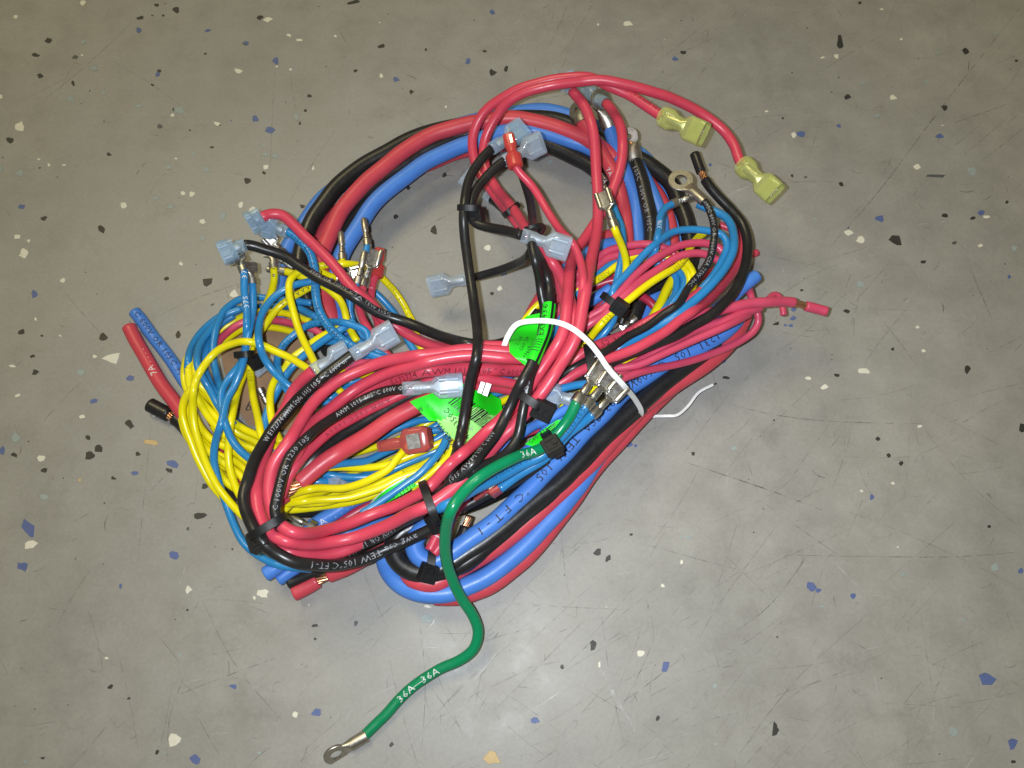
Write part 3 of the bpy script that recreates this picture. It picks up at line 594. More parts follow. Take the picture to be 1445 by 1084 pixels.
W('Y', 'yellow_wire', 'yellow wire from a clear sleeve at the top of the left coil running right',
  [(376, 380, 7, 20), (400, 383, 7), (420, 388, 7), (437, 394, 6.8), (455, 403, 6.6), (469, 414, 6.6), (480, 425, 6.6), (486, 437, 6.4), (492, 460, 6), (504, 482, 5.5)], 7, GY, start=('pin', 1, 2.0))
W('Y', 'yellow_wire', 'yellow wire with black print arching alone to the right of the bare pins',
  [(420, 392, 6), (436, 381, 6.4), (449, 376, 6.6), (462, 373, 6.6), (479, 372, 6.6), (495, 373, 6.4), (508, 376, 6.2), (522, 381, 6), (535, 389, 6), (547, 400, 6), (559, 413, 6), (570, 429, 6), (577, 445, 6), (582, 455, 5.6), (587, 470, 5.2), (592, 486, 5), (600, 500, 4.6)], 6, GY,
  text=[('105C 600V OR 90C 105', 140, 2.3, 'ink_olive', 0, False), ('CSA 600', 20, 2.2, 'ink_olive', 0, False)])
W('B', 'blue_wire', 'blue wire under the black lead between the bare terminals and the left coil',
  [(455, 392, 5), (466, 394, 5), (479, 398, 5), (500, 402, 4.6), (520, 408, 4.6), (532, 416, 4.6), (545, 428, 4.6), (556, 441, 4.6), (566, 460, 4.4), (574, 478, 4.4), (586, 497, 4)], 5, GB)
W('B', 'blue_wire', 'short blue wire standing upright under the red and black leads',
  [(482, 404, 5.4), (491, 416, 5.6), (494, 428, 5.8), (494, 440, 5.8), (499, 454, 5.6), (515, 480, 5), (540, 500, 5)], 5.6, GB)
W('B', 'blue_wire', 'blue wire crossing low between the two red terminal leads',
  [(440, 480, 5), (470, 482, 5.2), (500, 480, 5.4), (525, 492, 5.4), (548, 504, 5.2), (575, 516, 5)], 5.2, GB)
W('R', 'red_wire', 'red lead crimped in a bare spade terminal, left of the two with white marks',
  [(530, 352, 7.4, 30), (514, 400, 7.2, 22), (511, 414, 7.0), (507, 432, 6.8), (511, 449, 6.6), (519, 464, 6.2), (530, 482, 6)], 7, r=1.6, start=('bare_female', 1, 2.2),
  text=[('J 3 A', 28, 2.0, 'ink_white', 8, False)])
W('R', 'red_wire', 'red lead with white marks under a pale red connector, right of the bare spade terminals',
  [(536, 352, 6.8, 20), (531, 386, 6.7, 18), (527, 400, 6.6), (524, 427, 6.4), (529, 446, 6.2), (533, 458, 6), (534, 484, 5.8), (543, 496, 5.6), (554, 510, 5)], 6.4, r=1.6, start=('red_flag', 1, 2.3),
  text=[('F J', 28, 2.0, 'ink_white', 8, False), ('J', 58, 2.0, 'ink_white', 8, False)])
W('B', 'blue_wire', 'tiny blue lead end held in an upright bare pin',
  [(513, 308, 6.2, 34), (518, 346, 6.2, 28), (516, 356, 6.2, 26)], 6.2, start=('pin', 1, 2.0), r=1.3)
W('B', 'blue_wire', 'blue lead in a long bare pin below the upright one',
  [(515, 354, 7.8, 27), (505, 396, 7.6, 20), (500, 408, 7), (496, 420, 6)], 7.6, start=('pin', 1, 2.0), r=1.3)
W('Y', 'yellow_wire', 'short yellow lead under an upright bare pin beside the blue arc cable',
  [(481, 327, 5.6, 26), (483, 364, 5.6, 20), (484, 376, 5.6)], 5.6, start=('pin', 1, 2.0), r=1.3)
W('Y', 'yellow_wire', 'short yellow lead in a flat grey terminal near the bare pins',
  [(510, 384, 6.4, 16), (478, 392, 6.2, 14), (463, 388, 6.0), (451, 382, 6), (438, 378, 5.6)], 6, start=('bare_female', 1, 2.0), r=1.4)
# --- red loops at lower left
GR = 'red wires looped at the lower left'
W('RM', 'red_wire', 'red wire with a clear blue connector at upper left, under the long black lead',
  [(351, 317, 9.6, 42), (369, 307, 9.6, 40), (381, 302, 9.6, 38), (397, 303, 9.6, 34), (411, 314, 9.6, 30), (437, 340, 9.5), (466, 370, 9.5), (500, 408, 9.3), (524, 430, 9.2), (540, 450, 9.1), (568, 467, 9.1), (599, 483, 9.1), (625, 490, 9.1), (666, 489, 9.1), (716, 490, 9), (750, 495, 8)], 9.4, None, r=2.2, start=('blue_female', 1, 2.8))
W('N', 'black_wire', 'black wire with a clear blue connector at far upper left, over the red one',
  [(311, 359, 9.9, 42), (345, 346, 9.9, 40), (373, 353, 9.9, 34), (404, 362, 9.8), (426, 377, 9.8), (448, 393, 9.8), (472, 405, 9.8), (500, 420, 9.8), (533, 440, 9.8), (568, 454, 9.8), (599, 466, 9.7), (632, 477, 9.5), (666, 486, 9.3), (699, 487, 8.6), (722, 478, 8.2), (742, 462, 8), (760, 440, 8)], 9.8, None, r=2.1, start=('blue_female', 1, 2.8),
  text=[('600V OR 1000V CSA TEW 105C', 140, 2.0, 'ink_grey', -35, False)])
W('RM', 'red_wire', 'red wire from the upright bundle round the lower left loop, innermost along the bottom',
  [(820, 127, 2.2, 6), (856, 146, 6, 26), (870, 166, 11.4, 36), (877, 190, 11.4, 38), (878, 218, 11.4, 36), (872, 249, 11.4), (860, 280, 11.4), (848, 302, 11.4), (826, 335, 11.4), (810, 358, 11.4), (804, 389, 11.4), (800, 424, 11.4), (795, 466, 11.4), (780, 498, 11.2), (757, 532, 11), (715, 583, 10.8), (677, 619, 10.8), (640, 650, 10.8), (601, 692, 10.8), (575, 706, 10.6), (541, 720, 10.6), (497, 737, 10.6), (464, 747, 10.6), (431, 753, 10.6), (408, 750, 10.6), (390, 735, 10.6), (382, 710, 10.6), (381, 682, 10.6), (386, 656, 10.6), (404, 628, 10.6), (427, 590, 10.5), (453, 558, 10.3), (493, 528, 10.1), (542, 511, 10), (588, 502, 10), (621, 497, 9.8), (666, 494, 9.6), (720, 497, 9.4), (750, 505, 9)], 10.6, GR, r=2.2, start=('blue_female', 1, 2.6))
W('RM', 'red_wire', 'red wire of the lower left loop ending in a clear connector beside the black one',
  [(491, 496, 11.5, 40), (441, 524, 11.4, 36), (415, 551, 11.2), (402, 577, 10.4), (388, 602, 9.8), (374, 640, 9.9), (365, 668, 10.0), (362, 692, 10.1), (365, 722, 10.2), (378, 748, 10.2), (408, 765, 10.2), (442, 769, 10.2), (486, 762, 10.2), (530, 748, 10.2), (575, 727, 10.2), (610, 711, 10.4), (650, 680, 10.4), (700, 628, 10.4), (745, 578, 10.5), (777, 537, 10.8), (798, 505, 11), (813, 473, 11.6), (822, 433, 11.8), (830, 393, 11.8), (837, 355, 11.8), (842, 320, 11.8), (844, 289, 11.8), (842, 245, 11.8, 36), (839, 205, 11.8, 40), (833, 172, 11.8, 44), (824, 148, 11.0, 40), (808, 129, 9.0, 34), (796, 108, 8.6, 28)], 10.4, GR, r=2.25, start=('clear_female', 1, 2.8), end=('blue_female', 1, 2.8))
W('RM', 'red_wire', 'red wire of the lower left loop, lowest red strand along the bottom',
  [(750, 506, 9.0), (730, 506, 9.4), (716, 505, 9.8), (666, 502, 9.9), (621, 507, 9.9), (577, 517, 9.9), (533, 533, 9.9), (500, 550, 9.9), (470, 574, 9.8), (445, 595, 9.7), (428, 614, 9.6), (412, 640, 9.5), (390, 680, 9.4), (372, 715, 9.4), (376, 752, 9.6), (393, 772, 9.8), (420, 782, 9.9), (448, 784, 9.9), (475, 780, 9.8), (508, 767, 9.6), (545, 750, 9.4), (580, 730, 9.4), (620, 706, 9.4), (660, 670, 9.8), (705, 622, 10), (745, 575, 10)], 9.8, GR, r=2.25)
W('RM', 'red_wire', 'red wire printed E172774 105 C 600V across the middle of the pile',
  [(762, 515, 8.6), (740, 521, 9.0), (717, 523, 9.2), (666, 520, 9.3), (621, 522, 9.3), (588, 526, 9.4), (555, 535, 9.4), (522, 547, 9.4), (490, 565, 9.3), (462, 585, 9.2), (440, 606, 9.1), (424, 628, 9), (408, 660, 8.8), (398, 690, 8.6)], 9.3, GR,
  text=[('E172774 AWM 1015  105°C 600V', (558, 534), 3.1, 'ink_dark_red', -14, True, 1.2)])
W('R', 'red_wire', 'red wire just below the printed red one, passing behind the flat clear connector',
  [(755, 552, 8.4), (728, 543, 8.8), (695, 536, 9.1), (655, 533, 9.2), (610, 536, 9.0), (570, 555, 8.8), (519, 580, 8.8), (475, 603, 8.8), (442, 630, 8.8), (418, 656, 8.8), (405, 679, 8.8), (396, 702, 8.6)], 9.0, GR, r=1.9,
  text=[('A W M  1 0 5 C  1 0 0 0 V', 215, 2.0, 'ink_dark_red', 0, False)])
W('R', 'red_wire', 'dull red wire lying low under the printed red one in the middle',
  [(770, 545, 7), (735, 552, 7), (700, 548, 7), (660, 545, 7), (620, 548, 7)], 7.0, None, r=1.9)
W('R', 'pink_wire', 'pink wire behind the clear connectors of the left loop',
  [(610, 505, 7.2), (575, 512, 7.4), (545, 514, 7.4), (515, 513, 7.4), (490, 518, 7.2), (470, 532, 7)], 7.4, None, r=1.7, mat='pink')
W('Y', 'yellow_wire', 'yellow wire end behind the clear connectors in the left loop',
  [(600, 522, 6.8), (560, 528, 7.0), (520, 530, 7.2), (487, 527, 7.2), (470, 523, 7.2), (455, 520, 7)], 7.2, GY)
W('Y', 'yellow_wire', 'short run of yellow wire under the black printed lead in the left loop',
  [(440, 515, 6.4), (460, 535, 6.6), (475, 548, 6.6), (490, 560, 6.4)], 6.6, GY)
coil('B', 'blue wire among the strands behind the black printed lead in the left loop', GB, 6.5, [(410, 548), (430, 556), (455, 556), (480, 545), (510, 535), (545, 525)])
coil('B', 'blue wire low behind the black printed lead near the silver clip', GB, 6.0, [(395, 535), (420, 560), (445, 572), (470, 560), (500, 545)])
coil('B', BC, GB, 5.2, [(378, 582), (374, 610), (384, 640)])
coil('B', 'blue strand under the first clear connector of the left loop', GB, 6.2, [(470, 470), (500, 492), (530, 512), (560, 530)])
# black leads of the loop
W('ND', 'black_wire', 'black wire with large white print and a clear connector, outermost on the left loop',
  [(557, 467, 12, 46), (499, 500, 12, 42), (471, 521, 12), (440, 545, 12), (415, 569, 12), (393, 597, 12), (373, 624, 12), (358, 652, 12), (349, 680, 11.6), (345, 704, 11.4), (351, 731, 11.2), (364, 757, 10.8), (386, 778, 10.4), (413, 792, 10.2), (444, 798, 10.2), (475, 797, 10.2), (508, 790, 10.2), (541, 778, 10.2), (575, 763, 10.1), (608, 746, 10), (640, 728, 9)], 12, None, start=('clear_female', 1, 2.8),
  text=[('W E172774 AWM Style 1015 105°C 600V or', (372, 626), 2.5, 'ink_soft', 0, True, 0.92), ('awg csa TEW 105°C FT-1', (590, 756), 3.2, 'ink_grey', 5, True, 1.25)])
W('ND', 'black_wire', 'black wire with a flat clear connector in the middle, innermost on the left loop',
  [(653, 543, 12, 40), (571, 549, 11.6, 34), (530, 557, 11), (486, 579, 10.2), (453, 602, 10.1), (431, 621, 10.1), (410, 643, 10.6), (400, 665, 10.9), (393, 690, 11.0), (389, 718, 11), (393, 738, 10.9), (402, 757, 9.4), (432, 780, 9.2), (475, 785, 9.4), (519, 766, 9.6), (563, 741, 9.8), (601, 716, 10), (630, 690, 10.2), (664, 659, 11.2), (691, 624, 11.6), (713, 588, 11.7), (730, 553, 11.8), (746, 522, 11.8), (760, 490, 11.9), (771, 462, 12), (776, 430, 12), (773, 400, 12), (765, 375, 12), (755, 355, 12), (745, 335, 10.4), (726, 312, 9.6), (711, 297, 9.6), (693, 281, 9.8), (658, 250, 9.8)], 11, None, r=1.95, flat=True, start=('clear_female', 1, 2.8), end=('clear_female', 1, 2.8),
  text=[('C 1000V OR 1230 105', (390, 722), 2.4, 'ink_grey', 0, True, 1.2), ('AWM 1015 105°C 600V OR 600', (470, 590), 2.3, 'ink_soft', 12, True, 1.15), ('600V OR 1000V 105°C CSA', (560, 742), 2.9, 'ink_grey', 10, True, 1.1), ('1015 AWM 105°C 600V', (640, 682), 2.4, 'ink_grey', -40, False, 1.0)])
W('ND', 'black_wire', 'second black wire beside the innermost one, under the tie with the square head',
  [(475, 772, 9.0), (520, 752, 9.2), (570, 728, 9.4), (612, 700, 9.6), (640, 682, 10), (672, 662, 11.0), (708, 644, 11.3), (726, 624, 11.4), (735, 593, 11.5), (741, 566, 11.5), (748, 535, 11.5), (758, 505, 11.5), (764, 470, 11.6), (768, 440, 11.7), (764, 410, 12.1), (760, 385, 12.1), (755, 365, 12.1), (750, 345, 12.1), (752, 322, 11.8), (750, 296, 11.4), (744, 268, 11.2), (735, 243, 11), (728, 225, 10.5)], 11, None, r=1.8,
  text=[('1015 AWM 105C 1000V CSA', 470, 2.0, 'ink_grey', -10, True)])
W('N', 'black_wire', 'long black wire hanging down across the middle with a clear connector at the top',
  [(740, 180, 12.6, 50), (694, 210, 12.6, 48), (673, 234, 12.6, 46), (660, 260, 12.7, 46), (654, 294, 12.8, 46), (656, 330, 12.8, 44), (661, 377, 12.8, 42), (668, 422, 12.8), (674, 466, 12.8), (672, 499, 12.8), (665, 533, 12.8), (657, 571, 12.6), (651, 610, 12.0), (646, 634, 10.6), (640, 654, 9.0), (632, 690, 8.4)], 12.8, None, start=('blue_female', 1, 2.8))
W('N', 'black_wire', 'black wire tied to the long one, its connector pointing right with a bright metal face',
  [(765, 200, 12.4, 50), (711, 227, 12.4, 46), (697, 238, 12.5, 46), (683, 254, 12.5, 46), (671, 272, 12.5, 46), (664, 294, 12.4, 44), (664, 306, 12.4), (671, 315, 12.3), (684, 319, 12.3), (712, 325, 12.3), (736, 332, 12.4), (803, 352, 12.5)], 12.4, None, start=('clear_female', 1, 2.8), end=('clear_female', 1, 2.8))
W('N', 'black_wire', 'black wire curving left to a clear connector that lies over the bare floor',
  [(606, 405, 10.6, 8), (664, 393, 10.8, 12), (690, 386, 11), (719, 377, 11.2), (743, 364, 11.4), (752, 350, 11.5), (757, 335, 11.2), (765, 320, 10)], 11, None, start=('clear_female', 1, 2.8), r=1.8)
# --- red with yellow connectors and the upright reds
W('RV', 'red_wire', 'red wire arching over the top to the right-hand yellow connector',
  [(1094, 274, 10, 40), (1046, 230, 10, 22), (1035, 205, 10, 26), (1015, 179, 10, 32), (984, 156, 10, 40), (951, 141, 10, 46), (906, 125, 10, 50), (862, 115, 10, 52), (841, 114, 10, 52), (797, 117, 10, 50), (753, 127, 10, 46), (715, 146, 10, 40), (695, 172, 10, 32), (684, 201, 10.4, 26), (683, 220, 10.6), (688, 243, 10.8), (700, 266, 10.9), (720, 290, 10.9), (736, 314, 10.9), (753, 338, 10.9), (775, 365, 10.9), (789, 386, 10.9), (799, 408, 10.9), (808, 435, 10.9), (809, 465, 10.8), (800, 492, 10.6), (772, 545, 10.4), (735, 592, 10.4), (690, 636, 10.2)], 10, None, start=('yellow_spade', 1, 3.4),
  text=[('105C 600V OR 90C 1000V', 470, 2.0, 'ink_dark_red', -30, False)])
W('RV', 'red_wire', 'red wire arching over the top behind the other to the left-hand yellow connector',
  [(993, 190, 9.4, 54), (933, 164, 9.4, 38), (908, 148, 9.4, 40), (886, 133, 9.4, 44), (859, 121, 9.4, 48), (830, 110, 9.4, 50), (786, 111, 9.4, 48), (753, 119, 9.4, 46), (719, 133, 9.4, 42), (691, 151, 9.4, 36), (673, 174, 9.4, 30), (666, 198, 9.6, 26), (669, 224, 9.8), (679, 248, 9.9), (695, 270, 9.9), (716, 298, 9.9), (740, 326, 9.9), (765, 352, 9.9), (782, 378, 9.9), (790, 402, 9.9), (797, 435, 9.9), (798, 465, 9.8), (788, 492, 9.6), (755, 545, 9.4)], 9.4, None, start=('yellow_spade', 1, 3.4),
  text=[('105C 600V AWM 1015', 150, 2.0, 'ink_dark_red', 40, True)])
W('RT', 'red_wire', 'thin red wire from a red flag connector running down into the upright bundle',
  [(717, 190, 13.2, 52), (728, 233, 13.2, 48), (753, 267, 13, 44), (775, 303, 12.8, 40), (793, 327, 12.6), (809, 344, 12.4), (818, 366, 12.2), (822, 393, 12), (820, 424, 11.6), (816, 455, 10.8), (805, 490, 10)], 13, None, start=('red_flag', 1, 3.0), r=1.6)
# --- green wire and its neighbours
W('G', 'green_wire', 'green wire lettered 36A with a spade terminal above and a ring terminal on the floor',
  [(852, 514, 13.2, 46), (815, 566, 13.2, 42), (804, 586, 13.2), (793, 602, 13.1), (783, 615, 13.0), (764, 634, 13), (730, 645, 13), (697, 660, 13), (666, 682, 13), (644, 709, 13), (631, 738, 13), (627, 766, 13), (631, 797, 13), (640, 822, 12, 14), (653, 846, 10, 8), (666, 867, 8), (674, 891, 8), (668, 915, 8), (648, 933, 8), (619, 946, 8), (588, 964, 8), (562, 988, 8), (540, 1014, 8), (509, 1043, 8), (458, 1074, 8)], 13, None, start=('bare_female', 1, 2.4), end=('ring', 1, 2.1, 52),
  text=[('36A', (729, 645), 3.5, 'ink_white', 5, True, 1.2), ('36A', (561, 989), 3.5, 'ink_white', 0, True, 1.25), ('—', (583, 967), 3.0, 'ink_white', 0, True, 1.9), ('36A', (596, 960), 3.5, 'ink_white', 0, True, 1.25)])
W('B', 'blue_wire', 'light blue lead in the middle of three bare spade terminals',
  [(869, 524, 13.0, 44), (827, 574, 13.0, 40), (813, 591, 13.0), (795, 612, 12.9), (785, 622, 12.8), (766, 643, 12.7), (730, 660, 12.6), (697, 677, 12.5), (666, 694, 12.4), (640, 708, 12), (618, 718, 10)], 12.8, None, r=1.85, start=('bare_female', 1, 2.4),
  text=[('1015 105C 600', (797, 610), 2.4, 'ink_dark_blue', 0, True), ('AWM 1015 105C 600V OR 1000V', (668, 694), 2.3, 'ink_dark_blue', 30, True, 1.0)])
W('B', 'blue_wire', 'light blue lead in the lowest of three bare spade terminals',
  [(880, 542, 12.6, 40), (836, 584, 12.6, 36), (822, 596, 12.6), (803, 612, 12.5), (789, 628, 12.4), (768, 648, 12.2), (735, 668, 11.6), (705, 690, 9)], 12.5, None, r=1.75, start=('bare_female', 1, 2.4))
W('BM', 'blue_wire', 'blue wire crossing under the black tie head towards the green label',
  [(826, 560, 8), (803, 575, 8), (775, 591, 8), (750, 603, 8), (725, 622, 7.6), (700, 650, 7)], 8, None, r=1.8)
W('BM', 'blue_cable', 'blue cable end showing just left of the 36A lettering',
  [(705, 664, 7), (735, 645, 7.2), (760, 622, 7.4), (780, 600, 7.4), (812, 580, 7)], 7.2, None, r=2.4)
W('R', 'red_wire', 'red wire passing below the blue one under the black tie head',
  [(800, 585, 7.2), (769, 600, 7.3), (738, 613, 7.3), (712, 632, 7), (690, 655, 6.6)], 7.2, None, r=1.8)
W('R', 'red_wire', 'red wire low beside the green 36A wire, ending in a dark red connector',
  [(718, 678, 5.6), (700, 690, 5.4), (680, 690, 5.4), (655, 700, 5.2), (640, 720, 5)], 5.4, None, r=1.8)
W('B', 'blue_wire', 'blue wire reaching left out of the red upright bundle towards the clear sleeve',
  [(860, 528, 8.4), (845, 535, 8.6), (833, 540, 8.6), (813, 543, 8.6), (791, 549, 8.4), (768, 558, 8), (735, 572, 7)], 8.4, None)
W('B', 'blue_wire', 'blue wire with a clear sleeve lying under the green lead',
  [(768, 556, 8.2, 22), (814, 566, 8.6, 24), (830, 572, 8.2), (850, 575, 7)], 8.3, None, start=('clear_female', 1, 2.6), r=1.6)
W('Y', 'yellow_wire', 'yellow wire passing under the clear sleeve below the terminals',
  [(765, 578, 7.6), (790, 572, 7.7), (810, 560, 7.7), (840, 548, 7.6), (870, 535, 7)], 7.6, None)

# --- right coil ------------------------------------------------------------
GP = 'thin pink wires of the right coil'
W('P', 'pink_wire', 'pink wire forming the top arc of the right coil',
  [(760, 470, 5), (780, 430, 5.4), (800, 402, 5.8), (825, 378, 6.2), (842, 364, 6.4), (859, 354, 6.4), (886, 347, 6.4), (909, 345, 6.4), (925, 347, 6.4), (942, 352, 6.2), (960, 366, 6)], 6.4, GP)
W('P', 'pink_wire', 'pink wire second from the top in the arc of the right coil',
  [(768, 472, 5), (788, 438, 5.3), (806, 412, 5.6), (826, 390, 6.0), (842, 377, 6.2), (855, 367, 6.2), (869, 361, 6.2), (886, 358, 6.2), (904, 356, 6.1), (925, 360, 5.8), (945, 375, 5)], 6.2, GP)
W('B', 'blue_wire', 'blue wire under the pink ones in the arc of the right coil',
  [(775, 478, 5), (795, 445, 5.2), (815, 412, 5.6), (840, 388, 5.9), (855, 376, 5.9), (872, 367, 5.9), (895, 362, 5.7), (925, 362, 5.5), (950, 376, 5.4), (963, 391, 5.4), (963, 408, 5.4), (953, 422, 5.4), (942, 437, 5.2), (920, 458, 5)], 5.8, None)
W('B', 'blue_wire', 'blue wire curving down inside the right edge of the right coil',
  [(905, 372, 5.1), (930, 372, 5.1), (946, 382, 5.1), (955, 395, 5.1), (954, 412, 5.1), (945, 427, 5.1), (930, 445, 5)], 5.1, None)
W('Y', 'yellow_wire', 'yellow wire with faint print sweeping through the arc of the right coil',
  [(722, 482, 5), (735, 460, 5.2), (745, 446, 5.4), (760, 430, 5.4), (775, 420, 5.4), (800, 414, 5.5), (820, 408, 5.7), (838, 398, 5.9), (855, 386, 6.0), (870, 375, 6.0), (889, 365, 6.0), (904, 360, 6.0), (920, 356, 6), (937, 354, 6), (953, 359, 5.9), (968, 369, 5.8), (977, 382, 5.7), (980, 398, 5.6), (972, 415, 5.4), (958, 432, 5)], 6.0, None,
  text=[('105C 600V', 128, 2.2, 'ink_olive', 0, False)])
W('Y', 'yellow_wire', 'yellow wire looping tightly at the right edge of the right coil',
  [(880, 378, 5.0), (904, 367, 5.4), (930, 361, 5.6), (950, 367, 5.6), (967, 381, 5.6), (973, 397, 5.6), (967, 414, 5.5), (955, 434, 5.2)], 5.6, None)
W('Y', 'yellow_wire', 'yellow wire dropping steeply in the lower half of the right coil',
  [(955, 385, 5.0), (948, 396, 5.0), (941, 408, 5.0), (931, 430, 5.0), (920, 450, 5), (900, 475, 4.6)], 5, None, r=1.9)
W('Y', 'yellow_wire', 'thin yellow wire beside the steep one in the right coil',
  [(948, 386, 4.8), (951, 400, 4.8), (947, 419, 4.8), (938, 437, 4.8), (922, 460, 4.6)], 4.8, None, r=1.2)
W('Y', 'yellow_wire', 'yellow wire with black print running straight through the small tie on the right',
  [(994, 329, 6.0), (984, 336, 6.2), (974, 350, 6.5), (966, 364, 7.2), (956, 375, 7.8), (936, 388, 8.2), (909, 406, 8.4), (886, 424, 8.4), (864, 441, 8.2), (848, 458, 8.2), (831, 479, 8), (812, 502, 7), (790, 530, 6)], 8.2, None,
  text=[('105C 600V OR 90C 105', 72, 2.3, 'ink_olive', 0, True), ('105 C', 195, 2.3, 'ink_olive', 0, True)])
W('P', 'pink_wire', 'upper of two pink wires held by the small tie on the right',
  [(1020, 356, 6.6), (1012, 348, 7.0), (993, 343, 7.4), (973, 343, 7.6), (956, 347, 7.8), (941, 356, 8.0), (920, 369, 8.2), (898, 388, 8.4), (881, 405, 8.4), (867, 419, 8.4), (852, 435, 8.2), (833, 447, 8), (808, 470, 7)], 8.2, GP)
W('P', 'pink_wire', 'lower of two pink wires held by the small tie on the right',
  [(1016, 369, 6.6), (995, 359, 7.2), (976, 358, 7.6), (957, 363, 7.8), (937, 374, 8.0), (911, 392, 8.2), (892, 407, 8.4), (878, 420, 8.4), (858, 440, 8.2), (833, 457, 8), (810, 476, 7)], 8.2, GP)
W('B', 'blue_wire', 'blue wire looping over the top of the right coil and back through the small tie',
  [(950, 448, 6), (970, 430, 6.6), (993, 405, 7.4), (1007, 386, 7.8), (1018, 368, 8.0), (1025, 352, 8.2), (1024, 340, 8.2), (1017, 331, 8.2), (1001, 326, 8.2), (979, 323, 8.2), (957, 326, 8.2), (940, 333, 8.4), (920, 348, 8.6), (898, 370, 8.6), (882, 390, 8.6), (865, 413, 8.5), (868, 436, 7.8), (864, 453, 7.6), (851, 472, 7.4), (838, 486, 7)], 8.4, None)
W('B', 'blue_wire', 'blue lead lettered 37R with a small silver terminal above the right coil',
  [(978, 277, 8.2, 30), (952, 287, 8.4, 30), (940, 293, 8.5, 30), (932, 304, 8.6, 30), (930, 320, 8.6), (927, 338, 8.6), (923, 356, 8.2), (918, 366, 7.4), (905, 385, 6), (890, 405, 5.4)], 8.4, None, start=('pin', 1, 2.0),
  text=[('37R', 30, 2.4, 'ink_white', 0, True), ('37R', 78, 2.6, 'ink_white', 0, True)])
W('B', 'blue_wire', 'blue wire around the outer right of the right coil, inside the red one',
  [(984, 288, 8.2, 26), (998, 294, 8.2, 24), (1011, 300, 8.3), (1024, 307, 8.4), (1033, 319, 8.4), (1036, 335, 8.4), (1034, 353, 8.4), (1026, 371, 8.6), (1013, 391, 8.8), (993, 413, 9.0), (973, 431, 9), (942, 452, 9), (909, 472, 9), (875, 491, 8.8), (848, 507, 8), (815, 525, 7.4), (782, 546, 7)], 8.6, None, r=1.75)
W('N', 'black_wire', 'slim black wire with white print from a big ring terminal across the right coil',
  [(949, 244, 9.0, 30), (985, 279, 9.2, 30), (997, 289, 9.3, 28), (1004, 302, 9.4), (1008, 316, 9.4), (1008, 330, 9.4), (1005, 347, 9.4), (1001, 364, 9.4), (993, 381, 9.4), (980, 397, 9.4), (969, 411, 9.4), (958, 428, 9.4), (936, 443, 9.4), (914, 460, 9.4), (886, 476, 9.3), (862, 491, 9.2), (838, 504, 9), (812, 518, 8), (785, 534, 7.8), (755, 552, 7.4)], 9.4, None, r=1.55, start=('ring', 1, 2.2, -30),
  text=[('105C 600V OR 1000V CSA TEW 90C', 62, 2.1, 'ink_grey', 0, False)])
W('R', 'red_wire', 'red wire around the outer right of the right coil, inside the black one',
  [(1030, 310, 7.4), (1040, 322, 7.6), (1046, 340, 7.8), (1044, 365, 8.0), (1034, 386, 8.4), (1019, 404, 8.6), (1002, 420, 8.8), (980, 437, 9.0), (962, 450, 9.0), (942, 467, 9.1), (909, 485, 9.1), (875, 500, 9.0), (840, 514, 8.8), (815, 526, 8), (788, 542, 7.6), (755, 562, 7.2)], 8.6, None, r=1.95)
W('N', 'black_wire', 'black wire with copper showing near its tip, sweeping round the right edge of the pile',
  [(980, 217, 9.4, 22), (991, 246, 9.4, 26), (1000, 262, 9.4, 28), (1013, 278, 9.4, 26), (1034, 299, 9.2, 20), (1048, 316, 9), (1055, 340, 8.9), (1054, 366, 8.9), (1047, 388, 8.8), (1034, 414, 8.7), (1017, 433, 8.7), (998, 449, 8.7), (973, 462, 8.7), (951, 473, 8.7), (920, 487, 8.7), (886, 501, 8.7), (860, 512, 8.6), (835, 522, 8), (802, 540, 7.5), (768, 560, 7)], 8.8, None, r=2.15, bare_s=(31, 40))
W('R', 'red_wire', 'dull red wire printed 90 C 1000V under the slim black one on the right',
  [(1004, 400, 7), (976, 421, 7.4), (950, 435, 7.8), (914, 455, 8.2), (886, 470, 8.4), (864, 479, 8.4), (842, 488, 8.4), (820, 500, 8), (800, 520, 7)], 8.2, None, r=2.1,
  text=[('52 90°C 1000V OR A', (846, 487), 3.0, 'ink_dark_red', -5, True)])
W('P', 'pink_wire', 'pink lead with copper showing near its tip, reaching far out to the right',
  [(1167, 440, 6, 14), (1150, 435, 6, 14), (1134, 431, 6, 14), (1117, 427, 6, 14), (1081, 427, 6, 12), (1050, 429, 6.2), (1030, 434, 6.4), (1010, 440, 6.6), (985, 447, 6.8), (950, 466, 6.8), (900, 492, 6.6)], 6.4, GP, r=2.1, bare_s=(32, 46))
W('P', 'pink_wire', 'pink wire just below the far-reaching lead, parallel to it',
  [(1074, 433, 5.4), (1050, 441, 5.8), (1034, 448, 6.2), (1017, 454, 6.4), (995, 461, 6.4), (976, 468, 6.4), (940, 488, 6.4), (905, 508, 6.2), (868, 528, 6)], 6.2, GP, r=1.9)
W('P', 'pink_wire', 'pink wire lying on the blue TEW cable at the right',
  [(1058, 443, 5.2), (1037, 454, 6.4), (1002, 470, 7.2), (960, 488, 7.4), (925, 505, 7.4), (903, 514, 7.4), (870, 520, 7.4), (840, 528, 7)], 7, GP, r=1.55)
W('P', 'pink_wire', 'pink wire making a wide loop over the floor at the right',
  [(1057, 407, 4), (1060, 420, 4.4), (1067, 437, 4.8), (1070, 452, 5), (1064, 467, 5.2), (1048, 480, 5.6), (1019, 494, 6), (980, 507, 7), (938, 518, 7.6), (900, 527, 7.8), (866, 538, 7.8), (835, 548, 7)], 6, GP, r=1.55)
W('P', 'pink_wire', 'short pink stub pointing down at the right of the pile',
  [(1106, 445, 4), (1104, 432, 4), (1100, 420, 4.2), (1093, 416, 4.4), (1082, 424, 4.6), (1066, 434, 4.8), (1040, 450, 5)], 4.4, GP, r=1.35)
